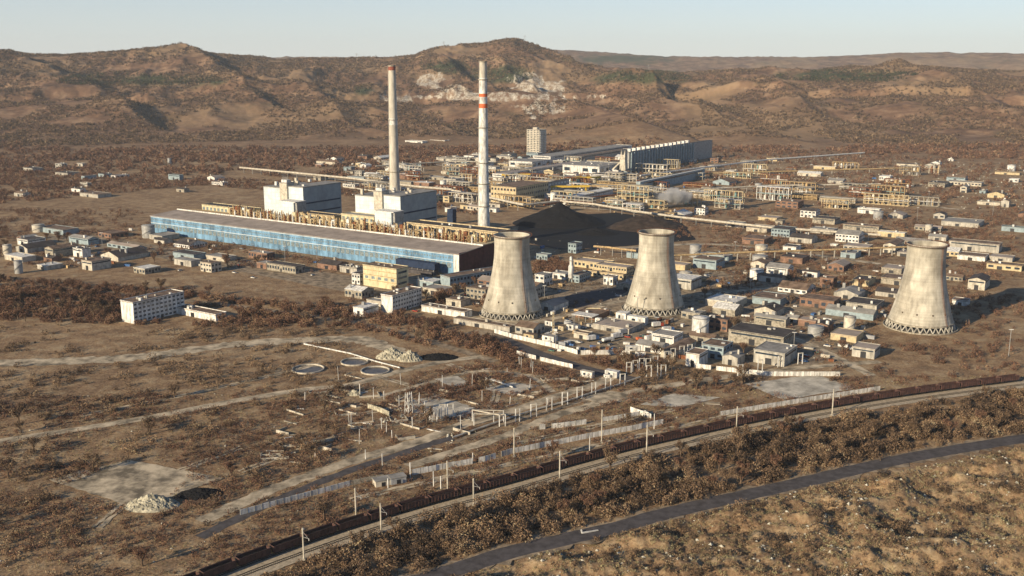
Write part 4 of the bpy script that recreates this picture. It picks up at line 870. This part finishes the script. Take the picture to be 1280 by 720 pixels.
ROOFN = dict(roofg='grey',rooft='tan',roofbr='brown',roofd='dark',white='white'); WALLN = dict(white='white',sandy='sandy',beige='beige',concrete='grey',tealblue='pale blue',oldconc='stained',brick='brick')
AUTO = []
for o, x, y in FAR: o['label'] = 'open process frame with vessels '+where(x,y); AUTO.append((o,x,y))
def lesser(n, poly, seed):
    R_ = random.Random(seed); tries = 0; k = 0
    x0,x1,y0,y1 = poly
    while k < n and tries < n*14:
        tries += 1; x = R_.uniform(x0,x1); y = y0+(y1-y0)*R_.random()**.8; c = G(x,y); lu = R_.uniform(8,30)*R_.choice([1,1,1.6]); lv = R_.uniform(7,24)*R_.choice([1,1,1.5]); h = R_.choice([3.5,4,4.5,5,6,8]); 
        cc = c+U*(lu/2)+V*(lv/2)
        if occupied(cc, max(lu,lv)*.5): continue
        k += 1; t = R_.random()
        if t < .13:
            rr = R_.uniform(3,7); tank(x,y,rr,R_.uniform(6,13),R_.choice(['white','sandy','steel']),''); o = [o for o in COL.objects if o.name.startswith('storage_tank')][-1]; o['label'] = 'round storage tank '+where(x,y); AUTO.append((o,x,y)); continue
        wl_ = R_.choice(['white','white','sandy','beige','concrete','concrete','oldconc','tealblue','brick','oldconc']); rf = R_.choice(['roofg','roofg','rooft','roofbr','roofbr','roofd','roofd','white']); fl = R_.random() < .6
        o = building('works_shed', f'{WALLN[wl_]} {"flat roofed" if fl else "gabled"} shed with {ROOFN[rf]} roof {where(x,y)}', 'shed', c, lu, lv, h, wl_, rf, R_.choice([0,0,0,1]) if h < 7 else R_.choice([0,2]), wsp=R_.choice([3.2,4.5,7]), flat=fl, top_bits=R_.randrange(3), para=.3)
        AUTO.append((o,x,y))
lesser(110,(560,842,196,266),1); lesser(34,(842,1280,200,262),2); lesser(26,(438,600,198,236),3); lesser(20,(0,438,200,250),4)
lesser(26,(850,1130,300,372),5); lesser(26,(850,1100,380,462),6); lesser(16,(0,430,285,345),7); lesser(12,(650,842,386,440),8); lesser(7,(640,842,318,380),9); lesser(6,(440,640,340,400),10); lesser(24,(960,1290,270,400),12); lesser(14,(842,1290,266,300),13); lesser(14,(0,438,285,345),14)
building('office_block', 'white ended five storey office standing alone beyond the left field', 'office block', G(168,405), 14, 44, 15, 'white', 'roofbr', 5, wl=False, wsp=3.6, frames=False, top_bits=6)
building('long_shed', 'long low white shed right of the lone left office', 'shed', G(270,402), 44, 10, 4.5, 'white', 'roofbr', 0, top_bits=3)
# cars and scrap
R_ = random.Random(5); k = 0
for reg, n in (((650,840,392,440),14),((560,640,362,380),6),((445,520,366,390),8),((560,840,205,260),20),((860,1090,385,455),18),((100,430,300,350),10)):
    t = 0; q = 0
    while q < n and t < 300:
        t += 1; x, y = R_.uniform(*reg[:2]), R_.uniform(*reg[2:]); c = G(x,y)
        if occupied(c, 1.5): continue
        b = R_.choice(cols+cols[:1]*2); car(c, R_.choice([PA,PA+math.pi/2])+R_.uniform(-.1,.1), b[0], ''); o = [o for o in COL.objects if o.name.startswith('parked_car')][-1]; o['label'] = f'{b[1]} parked car {where(x,y)}'; AUTO.append((o,x,y)); q += 1
def crate(x, y, R_):
    L = R_.uniform(1.5,6.5); W = R_.uniform(1.2,2.6); h = R_.uniform(1,2.8); m = R_.choice(['white','white','sandy','rust','bluep','greyp','rustl','concrete'])
    nm = {'white':'white','sandy':'sandy','rust':'rusty','bluep':'blue','greyp':'grey','rustl':'ochre','concrete':'concrete'}[m]
    r = root('storage_container', f'{nm} storage container {where(x,y)}', 'container', G(x,y), PA+R_.choice([0,1.57,.3])); MB().box(-L/2,L/2,-W/2,W/2,.15,h).build('body', m, r)
    mb = MB()
    for xx in (-L/2,L/2-.12):
        for yy in (-W/2-.04,W/2-.08): mb.box(xx,xx+.12,yy,yy+.12,0,h+.08)
    mb.build('corner_posts','steel',r); keep(G(x,y),L*.5); AUTO.append((r,x,y))
for reg, n in (((648,842,388,442),46),((640,842,300,380),16),((560,842,205,266),90),((438,600,200,245),40),((850,1110,300,455),46),((440,640,345,384),12),((850,1280,205,260),26),((80,438,285,340),16)):
    t = 0; q = 0
    while q < n and t < 400:
        t += 1; x, y = R_.uniform(*reg[:2]), R_.uniform(*reg[2:])
        if occupied(G(x,y), 1.5): continue
        crate(x, y, R_); q += 1
# lamp masts all over the works
for reg, n in (((560,842,205,262),16),((648,842,388,442),6),((438,600,205,262),8),((850,1280,210,455),18),((60,430,285,345),8),((640,842,300,380),7)):
    for q in range(n):
        x, y = R_.uniform(*reg[:2]), R_.uniform(*reg[2:])
        if occupied(G(x,y), 1): continue
        h = R_.uniform(9,20); r = root('lamp_mast', 'slim lamp mast '+where(x,y), 'lamp mast', G(x,y)); MB().bar((0,0,-.2),(0,0,h),.38,.38,6).build('mast','steel',r); MB().box(-1.4,1.4,-.3,.3,h,h+.35).build('lamp_head','white',r); AUTO.append((r,x,y))
# power pylons on the hill crest
def z_at(X,Y): return float(ground_z(np.array([X]),np.array([Y]))[0])
for px_, d_, lab in ((559,4150,'steel pylon on the hill left of the white chimney'),(655,4250,'steel pylon near the summit'),(803,4000,'steel pylon on the right hand slope'),(455,4100,'steel pylon on the left hand slope')):
    X = (px_-640)/1250*d_; o = lattice(640,400,26,5,lab,'power_pylon','pylon'); o.location = (X,d_,z_at(X,d_))
    MB().bar((-7,0,20),(7,0,20),.5).bar((-5,0,24),(5,0,24),.5).build('cross_arm','steel',o)

# ------------------------------------------------------------------ vegetation
def pip(x, y, poly):
    ins = np.zeros(len(x), bool); n = len(poly)
    for i in range(n):
        x1,y1 = poly[i]; x2,y2 = poly[(i+1)%n]
        c = ((y1 > y) != (y2 > y)) & (x < (x2-x1)*(y-y1)/((y2-y1) or 1e-9)+x1); ins ^= c
    return ins
AV = np.array(AVOID); SG = np.array(SEGS)
def free(X, Y, r=0.0):
    ok = np.ones(len(X), bool)
    for x, y, q in AV: ok &= (X-x)**2+(Y-y)**2 > (q+r)**2
    for x0,y0,x1,y1,q in SG:
        dx, dy = x1-x0, y1-y0; L = dx*dx+dy*dy or 1; t = np.clip(((X-x0)*dx+(Y-y0)*dy)/L,0,1); ok &= (X-x0-t*dx)**2+(Y-y0-t*dy)**2 > (q+r)**2
    return ok
def sample(poly, density, r=0.0):
    P = [G(*p) for p in poly]; xs = [p.x for p in P]; ys = [p.y for p in P]; A = (max(xs)-min(xs))*(max(ys)-min(ys)); n = int(A*density)
    X = rng.uniform(min(xs),max(xs),n); Y = rng.uniform(min(ys),max(ys),n)
    k = pip(X, Y, [(p.x,p.y) for p in P]); X, Y = X[k], Y[k]; k = free(X, Y, r); return X[k], Y[k]
def foliage_mat(name, stops):
    m = bpy.data.materials.new(name); m.use_nodes = True; n, l = m.node_tree.nodes, m.node_tree.links; b = n['Principled BSDF']; b.inputs['Roughness'].default_value = .9; b.inputs['Specular IOR Level'].default_value = .1
    a = n.new('ShaderNodeAttribute'); a.attribute_name = 'tint'; r = n.new('ShaderNodeValToRGB'); e = r.color_ramp.elements
    while len(e) < len(stops): e.new(.5)
    for k,(p,c) in enumerate(stops): e[k].position = p; e[k].color = (*c,1)
    l.new(a.outputs['Fac'], r.inputs[0]); l.new(r.outputs[0], b.inputs['Base Color']); return m
FM = dict(brown=foliage_mat('bare_twigs_brown', [(0,(.045,.035,.028)),(.3,(.100,.070,.048)),(.6,(.175,.115,.074)),(.85,(.29,.195,.115)),(1,(.34,.28,.18))]),
 red=foliage_mat('bare_twigs_red', [(0,(.060,.038,.030)),(.4,(.130,.072,.050)),(.75,(.215,.122,.078)),(1,(.31,.22,.135))]),
 conifer=foliage_mat('conifer_needles', [(0,(.018,.026,.016)),(.6,(.038,.048,.026)),(1,(.07,.075,.038))]),
 grass=foliage_mat('dry_grass', [(0,(.12,.085,.05)),(.5,(.25,.20,.11)),(1,(.44,.41,.23))]))
def clump_mesh(C, R, T, nt_, size, flat=.85, jit=.2, lumps=4, sl=.7):
    """C centres (n,3), R radii (n), T tints: small leaf and twig sized faces spread through each crown's volume"""
    n = len(C); 
    u = rng.normal(size=(n,nt_,3)); u /= np.linalg.norm(u,axis=2,keepdims=True); rad = rng.random((n,nt_,1))**.38
    lb_ = rng.normal(size=(n,lumps,3)); lb_ /= np.linalg.norm(lb_,axis=2,keepdims=True); dot = np.einsum('nki,nli->nkl',u,lb_).max(2)[...,None]
    p = u*rad*(.62+.42*dot); p[...,2] *= flat; p = p*R[:,None,None]
    p = p+C[:,None,:]; p[...,2] = np.maximum(p[...,2], C[:,None,2]-R[:,None]*flat*.95)
    s = (size*R**.5)[:,None,None] if np.isscalar(size) else size[:,None,None]
    a = rng.normal(size=(n,nt_,3)); a /= np.linalg.norm(a,axis=2,keepdims=True); b = rng.normal(size=(n,nt_,3)); b -= a*(a*b).sum(2,keepdims=True); b /= np.linalg.norm(b,axis=2,keepdims=True)
    v = np.stack([p-a*s*(.6+.4*sl)-b*s*.5*(1-.6*sl), p+a*s*(.7+.5*sl)-b*s*.3*(1-.6*sl), p+b*s*.8*(1-.55*sl)],2).reshape(-1,3).astype(np.float32)
    t = np.clip(T[:,None]+rng.normal(size=(n,nt_))*jit,0,1); t = np.repeat(t.ravel(),3).astype(np.float32); return v, t
def tri_object(name, v, t, m, parent=None, loc=None):
    n = len(v)//3; me = bpy.data.meshes.new(name); me.vertices.add(len(v)); me.vertices.foreach_set('co', v.ravel()); me.loops.add(len(v)); me.loops.foreach_set('vertex_index', np.arange(len(v),dtype=np.int32))
    me.polygons.add(n); me.polygons.foreach_set('loop_start', np.arange(0,len(v),3,dtype=np.int32)); me.update()
    at = me.attributes.new('tint','FLOAT','POINT'); at.data.foreach_set('value', t); me.materials.append(m)
    o = bpy.data.objects.new(name, me); COL.objects.link(o); o.parent = parent
    if loc is not None: o.location = loc
    return o
def scrub(name, label, poly, dens, r0, r1, nt_, size, m='brown', tint=(.15,.85), flat=.8, patch=25, thr=0, zoff=.5, clr=0.5):
    X, Y = sample(poly, dens, clr)
    nz = fbm(X/patch, Y/patch, 55); k = nz > thr; X, Y, nz = X[k], Y[k], nz[k]
    if not len(X): return
    R = rng.uniform(r0, r1, len(X))*(.7+.6*nz); R *= np.where(rng.random(len(X)) < .12, 1.35, 1)
    T = np.clip(tint[0]+(tint[1]-tint[0])*(.5*rng.random(len(X))+.5*np.clip((fbm(X/18,Y/18,66)-.25)*2,0,1)),0,1)
    Z = ground_z(X, Y)+R*zoff*flat
    v, t = clump_mesh(np.stack([X,Y,Z],1), R, T, nt_, size, flat)
    return tag(tri_object(name, v, t, FM[m]), label, 'scrub', kind='stuff')
trk = lambda x: float(np.interp(x,[p[0] for p in RA],[p[1] for p in RA]))
near_poly = [(200,775)]+[(x,trk(x)+9) for x in (280,340,438,540,640,740,842,1000,1140,1310)]+[(1310,540),(1140,568),(1000,600),(842,634),(770,654),(700,670),(640,684),(600,697),(540,716),(480,738),(380,775)]
scrub('thicket','dense brown leafless thicket between the railway and the near road',near_poly,.05,1.6,4.6,330,.27,'brown',(.0,.95),.85,thr=.34,clr=1.5)
scrub('undergrowth','low dry undergrowth on the railway slope',near_poly,.10,.7,1.5,34,.30,'brown',(.4,1),.7,thr=.0)
low_poly = [(x,float(road_y(x))+10) for x in (500,600,700,842,1000,1140,1300)]+[(1300,760),(500,760)]
scrub('low_scrub','pale and brown tussocks on the rough ground below the road',low_poly,.10,.6,1.7,50,.30,'brown',(.35,1),.7,thr=.40)
scrub('dry_grass','dry yellow grass tufts on the rough ground below the road',low_poly,.30,.4,1.2,20,.25,'grass',(.1,1),.6)
scrub('bushes','brown bushes in the hollows of the rough ground below the road',low_poly,.022,1.0,2.6,150,.27,'brown',(.0,.8),.85,patch=16,thr=.44)
mid_poly = [(-40,500),(438,484),(600,452),(650,448),(716,464),(800,486),(900,482),(1100,470),(1300,470),(1300,474)]+[(x,trk(x)-16) for x in (1140,1000,842,740,640,540,438,340,250)]+[(100,760),(-40,760)]
scrub('field_scrub','scattered low brown scrub over the derelict field',mid_poly,.12,.7,2.3,38,.28,'red',(.0,.85),.75,patch=18,thr=.43)
scrub('field_grass','dry grass tufts over the derelict field',mid_poly,.14,.4,1.0,12,.28,'grass',(.0,.8),.6,patch=12,thr=.42)
scrub('field_bushes','taller red brown bushes in the derelict field',[(600,450),(660,450),(716,468),(770,478),(720,486),(640,474),(560,500),(470,500),(520,478)],.06,1.2,2.9,80,.30,'red',(.05,.85),.85,patch=20,thr=.40)
scrub('thicket','brown bushes spreading over the open ground at the left',[(-60,405),(438,412),(438,560),(330,640),(200,740),(-60,740)],.022,1.2,3.2,80,.31,'brown',(.05,.9),.85,patch=26,thr=.47)
scrub('thicket','brown bushes on the open ground right of the cooling towers',[(880,300),(1320,280),(1320,470),(1000,480),(880,400)],.018,1.5,3.4,70,.34,'red',(.05,.85),.9,patch=30,thr=.44,clr=1.5)
scrub('thicket','brown scrub on the open plain at the left of the works',[(-60,262),(160,262),(330,312),(438,330),(438,344),(200,330),(-60,340)],.018,1.5,3.6,60,.36,'red',(.05,.85),.9,patch=30,thr=.43,clr=1.5)
scrub('thicket','brown scrub patches behind the cooling towers and coal heaps',[(842,262),(1320,262),(1320,300),(842,300)],.012,1.8,4,50,.42,'red',(.05,.85),.9,patch=40,thr=.42,clr=1.5)
strip = [(-40,345),(200,362),(330,378),(438,382),(500,394),(560,404),(620,420),(648,436),(664,452),(640,456),(600,444),(560,438),(500,424),(438,410),(300,410),(-40,400)]
scrub('thicket','red brown leafless thicket along the front of the works',strip,.055,1.4,3.9,180,.31,'red',(.05,.95),.95,patch=22,thr=.34,clr=1)
scrub('thicket','brown thicket below the pale yard wall',[(726,447),(810,449),(838,452),(812,470),(770,462),(730,452)],.06,1.6,3.2,110,.33,'red',(.1,.75),.9,thr=.2)
scrub('thicket','brown thicket around the cluster of portal frames',[(782,472),(842,462),(960,474),(1060,474),(1000,486),(860,492),(800,490)],.05,1.5,3.0,90,.33,'brown',(.1,.7),.9,thr=.38)
scrub('thicket','brown bushes among the buildings in front of the hall',[(440,362),(500,366),(560,366),(620,360),(640,372),(600,392),(540,386),(440,378)],.035,1.6,3.2,90,.33,'red',(.1,.8),1.0,thr=.42,clr=2)
scrub('thicket','bushes and weeds between the cooling towers',[(640,336),(850,330),(1090,350),(1100,470),(900,480),(842,430),(700,396),(640,400)],.02,1.0,2.4,50,.33,'brown',(.1,.8),.9,thr=.5,clr=1.5)
scrub('thicket','red brown copse behind the white plant building',[(664,330),(690,322),(712,330),(712,342),(690,346),(668,344)],.07,2,3.4,90,.33,'red',(.3,.7),.9,clr=1)
scrub('thicket','brown scrub at the far left of the plain',[(-60,210),(438,230),(600,252),(600,270),(438,246),(250,232),(-60,262)],.012,2.4,4.6,40,.6,'red',(.1,.8),.9,thr=.36,clr=2)
scrub('wood','bare brown wood at the foot of the hills',[(-120,184),(400,186),(640,183),(860,184),(1400,184),(1400,204),(842,190),(700,192),(640,198),(560,204),(438,222),(-120,218)],.0055,3.5,6.5,34,.85,'red',(.1,.85),.9,patch=90,thr=.40,clr=4)
scrub('wood','bare trees scattered between the far sheds',[(560,196),(842,190),(1300,200),(1300,262),(842,262),(560,250)],.0035,2.5,5,36,.7,'red',(.1,.8),.95,patch=60,thr=.42,clr=3)
# hill woods: placed in plan on the slopes
def hill_wood(name, label, n, x0, x1, d0, d1, r0, r1, nt_, size, m, mask=None, tint=(.1,.8), tall=1.0):
    a = rng.uniform(x0, x1, n); D = np.sqrt(rng.uniform(d0**2, d1**2, n)); Y = D*np.cos(np.arctan((a-640)/1280)); X = (a-640)/1250*Y
    Z = ground_z(X, Y); px, py = proj(X, Y, Z)
    k = mask(px, py, X, Y) if mask else (fbm(X/160,Y/160,91) > .45); X, Y, Z = X[k], Y[k], Z[k]
    R = rng.uniform(r0, r1, len(X)); T = np.clip(tint[0]+(tint[1]-tint[0])*rng.random(len(X)),0,1)
    v, t = clump_mesh(np.stack([X,Y,Z+R*.6*tall],1), R, T, nt_, size, tall); tag(tri_object(name, v, t, FM[m]), label, 'wood', kind='stuff')
def rockmask(px, py):
    e = lambda cx,cy,rx,ry: np.hypot((px-cx)/rx,(py-cy)/ry) > 1
    return e(541,101,24,11)&e(670,104,38,17)&e(615,121,122,6)
hill_wood('hill_scrub','brown leafless scrub covering the hillsides',85000,-120,1400,2450,4500,2.5,6,14,.95,'brown',lambda px,py,X,Y:(fbm(X/120,Y/120,91)>.40)&rockmask(px,py),(.0,.7),.8)
cm = lambda px,py,X,Y: ((np.hypot((px-556)/34,(py-84)/9)<1)|(np.hypot((px-628)/42,(py-93)/12)<1)|(np.hypot((px-802)/62,(py-98)/9)<1)|(np.hypot((px-790)/60,(py-75)/6)<1)|(np.hypot((px-458)/16,(py-113)/6)<1)|(np.hypot((px-170)/110,(py-100)/8)<1)|(np.hypot((px-1060)/90,(py-96)/8)<1))&(fbm(X/90,Y/90,15)>.40)
hill_wood('conifer_wood','dark green conifer plantations on the upper slopes',26000,60,1200,3000,4700,3.2,5.5,18,1.0,'conifer',cm,(.1,.9),1.3)

# individual bare trees standing clear enough to tell apart
def tree_proto(seed, h, m, conif=False):
    R_ = random.Random(seed); r = root('bare_tree' if not conif else 'conifer_tree', 'x', 'tree', (0,0,0)); mb = MB()
    tw = .22+h*.02
    mb.bar((0,0,-.3),(.1,.05,h*.45),tw*2,tw*2,7); tips = []
    for k in range(7):
        a = k*2.4+R_.random(); zz_ = h*R_.uniform(.2,.45); q = (h*.28*math.cos(a)*R_.uniform(.6,1), h*.28*math.sin(a)*R_.uniform(.6,1), h*R_.uniform(.6,.9)); mb.bar((.05,.02,zz_), q, tw*.8, tw*.8, 5); tips.append(q)
        for j in range(2): p2 = (q[0]*1.4+R_.uniform(-.6,.6), q[1]*1.4+R_.uniform(-.6,.6), q[2]+R_.uniform(.3,1.4)); mb.bar(tuple(x*.7 for x in q[:2])+(q[2]*.8,), p2, .12, .12, 4); tips.append(p2)
    mb.build('trunk','trunk',r)
    C = np.array(tips+[(0,0,h*.8),(0,0,h*.6)]); Rr = np.array([h*.17*R_.uniform(.7,1.2) for _ in C]); T = np.array([R_.uniform(.25,.75) for _ in C])
    v, t = clump_mesh(C, Rr, T, 46, .30, .95); tri_object('crown', v, t, FM[m], r); return r
TP = [tree_proto(1,8,'red'),tree_proto(2,6.5,'red'),tree_proto(3,9,'brown'),tree_proto(4,7,'brown')]; TK = [kids(p) for p in TP]; TN = ['tall red brown leafless tree','small red brown leafless tree','tall grey brown leafless tree','small grey brown leafless tree']; tu = set()
def put_tree(x, y, k, lab=None):
    g = G(x,y); lab = lab or f'{TN[k]} {where_t(x,y)}'
    if k in tu: o = copy_tree(TP[k], g, rnd.random()*6.28, lab, 'leafless trees', TK[k])
    else: tu.add(k); o = TP[k]; o.location = g; o['label'] = lab; o['group'] = 'leafless trees'
    s = rnd.uniform(.8,1.2); o.scale = (s,s,s*rnd.uniform(.9,1.15)); AUTO.append((o,x,y))
def where_t(x,y):
    if y > 560: return 'between the railway and the near road'
    if y > 455: return 'in the derelict field'
    return where(x,y)
for reg, n in ((strip,70),(near_poly,55),([(600,340),(640,345),(640,385),(600,385),(560,378)],8),([(440,366),(620,362),(640,376),(540,384),(440,380)],14),([(726,447),(838,452),(812,470),(770,462)],6),([(782,472),(842,462),(960,474),(1000,486),(800,490)],8),([(850,330),(1100,340),(1100,460),(900,470)],22),([(-40,285),(430,330),(430,345),(-40,330)],20),(mid_poly,22)):
    P = [G(*p) for p in reg]; c = 0; t = 0
    while c < n and t < 4000:
        t += 1; X = rnd.uniform(min(p.x for p in P),max(p.x for p in P)); Y = rnd.uniform(min(p.y for p in P),max(p.y for p in P))
        if not pip(np.array([X]),np.array([Y]),[(p.x,p.y) for p in P])[0] or not free(np.array([X]),np.array([Y]),3)[0]: continue
        x, y = proj(X,Y); 
        if not (-10 < x < 1290 and y < 730): continue
        put_tree(x,y,rnd.choice([0,1,0,1,2,3] if y < 455 else [2,3,2,3,1])); c += 1

# remains in the derelict field
R_ = random.Random(31)
FP = [(425,470),(560,470),(640,452),(716,470),(778,486),(700,500),(640,530),(560,560),(438,600),(380,620),(330,570),(380,500)]
FG = [G(*p) for p in FP]
def field_spots(n, seed, clr=1.5):
    Q = random.Random(seed); out = []; t = 0
    while len(out) < n and t < 3000:
        t += 1; X = Q.uniform(min(p.x for p in FG),max(p.x for p in FG)); Y = Q.uniform(min(p.y for p in FG),max(p.y for p in FG))
        if pip(np.array([X]),np.array([Y]),[(p.x,p.y) for p in FG])[0] and free(np.array([X]),np.array([Y]),clr)[0]: out.append((X,Y))
    return out
for X, Y in field_spots(34, 1, 2):
    r = root('foundation', 'broken concrete foundation walls in the derelict field', 'foundation', (X,Y,0), R_.choice([PA,.3])+R_.uniform(-.1,.1), 'ruined foundations of the derelict field')
    L, W = R_.uniform(5,16), R_.uniform(3,9); h = R_.uniform(.5,1.6)
    MB().box(-L/2,L/2,-W/2,-W/2+.4,-.1,h).build('wall', 'sandy', r); MB().box(-L/2,-L/2+.4,-W/2+.41,W/2,-.1,h*R_.uniform(.6,1.1)).build('wall','oldconc',r)
    if R_.random() < .6: MB().box(L/2-.4,L/2,-W/2+.41,W/2*R_.uniform(-.2,1),-.1,h*R_.uniform(.4,.9)).build('wall','oldconc',r)
    x, y = proj(X,Y); AUTO.append((r,x,y))
for X, Y in field_spots(38, 2, .8):
    L = R_.uniform(2.5,9); r = MB().box(-L/2,L/2,-.25,.25,0,.45).build('concrete_beam', R_.choice(['white','sandy','oldconc']), None, (X,Y,0), R_.uniform(-.6,1.2)); tag(r,'short concrete beam lying in the derelict field','concrete beam','fallen beams of the derelict field'); r.rotation_euler.y = R_.uniform(-.08,.08); x, y = proj(X,Y); AUTO.append((r,x,y))
for X, Y in field_spots(26, 3, 1):
    h = R_.uniform(4,9); x, y = proj(X,Y); r = root('post','thin leaning concrete post in the derelict field','post',(X,Y,0),0,'leaning posts of the derelict field'); MB().bar((0,0,-.2),(R_.uniform(-.4,.4),R_.uniform(-.4,.4),h),.3,.3,6).build('mast','white',r); AUTO.append((r,x,y))
# white stones and rubble
def rock_mesh(X, Y, S):
    n = len(X); base = np.array([(1,0,0),(-1,0,0),(0,1,0),(0,-1,0),(0,0,.8),(0,0,-.6)],float); F = np.array([(0,2,4),(2,1,4),(1,3,4),(3,0,4),(2,0,5),(1,2,5),(3,1,5),(0,3,5)])
    v = base[None]*S[:,None,None]*rng.uniform(.6,1.3,(n,6,3)); a = rng.uniform(0,6.28,n); c, s = np.cos(a)[:,None], np.sin(a)[:,None]
    x = v[...,0]*c-v[...,1]*s; y = v[...,0]*s+v[...,1]*c; z = v[...,2]; p = np.stack([x+X[:,None], y+Y[:,None], z+ground_z(X,Y)[:,None]+S[:,None]*.2],-1)
    return p[:,F].reshape(-1,3).astype(np.float32)
def stones(label, poly, dens, s0, s1, thr, m='rock'):
    X, Y = sample(poly, dens, 0); k = fbm(X/9,Y/9,77) > thr; X, Y = X[k], Y[k]; S = s0+(s1-s0)*rng.random(len(X))**3; v = rock_mesh(X,Y,S)
    tag(tri_object('rubble', v, np.zeros(len(v),np.float32), M[m]), label, 'rubble', kind='stuff')
stones('white stones strewn over the rough ground below the road', low_poly, .10, .15, 1.0, .52)
stones('scattered pale rubble across the derelict field', mid_poly, .012, .2, .8, .5)
stones('heap of pale rubble by the retaining wall', [(462,515),(500,508),(530,520),(480,530)], .5, .3, .9, .42)
stones('pale rubble where the ditch ends', [(545,548),(570,540),(585,548),(560,556)], .5, .2, .9, .3)
stones('litter and rubble strewn about the works yards', [(640,300),(842,300),(1100,300),(1100,455),(842,445),(640,420),(440,400),(440,345)], .02, .2, .8, .45)
stones('bright debris between the far sheds', [(560,200),(842,196),(1280,204),(1280,262),(842,262),(560,254)], .006, .5, 1.6, .42)

# ------------------------------------------------------------------ haze over the whole place
mb = MB(); mb.box(-10100,10100,-10100,10100,-420,420)
m = bpy.data.materials.new('haze'); m.use_nodes = True; n = m.node_tree.nodes; n.remove(n['Principled BSDF']); v = n.new('ShaderNodeVolumePrincipled'); v.inputs['Color'].default_value = (.80,.88,.95,1); v.inputs['Density'].default_value = 3.6e-5; v.inputs['Anisotropy'].default_value = 0
m.node_tree.links.new(v.outputs[0], n['Material Output'].inputs['Volume']); tag(mb.build('haze', m), 'thin pale air over the works and hills', 'haze', kind='stuff')

# ------------------------------------------------------------------ labels of look-alikes: tell them apart by order
groups = {}
AUTO += AUTOP
for o, x, y in AUTO: groups.setdefault(o['label'], []).append((x, o))
for lab, L in groups.items():
    if len(L) < 2: continue
    L.sort(key=lambda a: a[0])
    for i, (x, o) in enumerate(L):
        if len(L) <= 40: 
            q = 'leftmost ' if i == 0 else ('rightmost ' if i == len(L)-1 else f'{ordn[i]} from left, ')
            o['label'] = q+lab
        if 'group' not in o: o['group'] = {'works_shed':'lesser sheds of the works','storage_tank':'round storage tanks','storage_container':'containers and crates about the yards','lamp_mast':'lamp masts of the works','process_frame':'process frames of the far works'}.get(o.name.split('.')[0], 'lesser works objects')
for o, x, y in AUTO:
    if 'group' not in o: o['group'] = {'works_shed':'lesser sheds of the works','storage_tank':'round storage tanks','storage_container':'containers and crates about the yards','lamp_mast':'lamp masts of the works','process_frame':'process frames of the far works'}.get(o.name.split('.')[0], 'lesser works objects')
SC.cycles.volume_bounces = 0
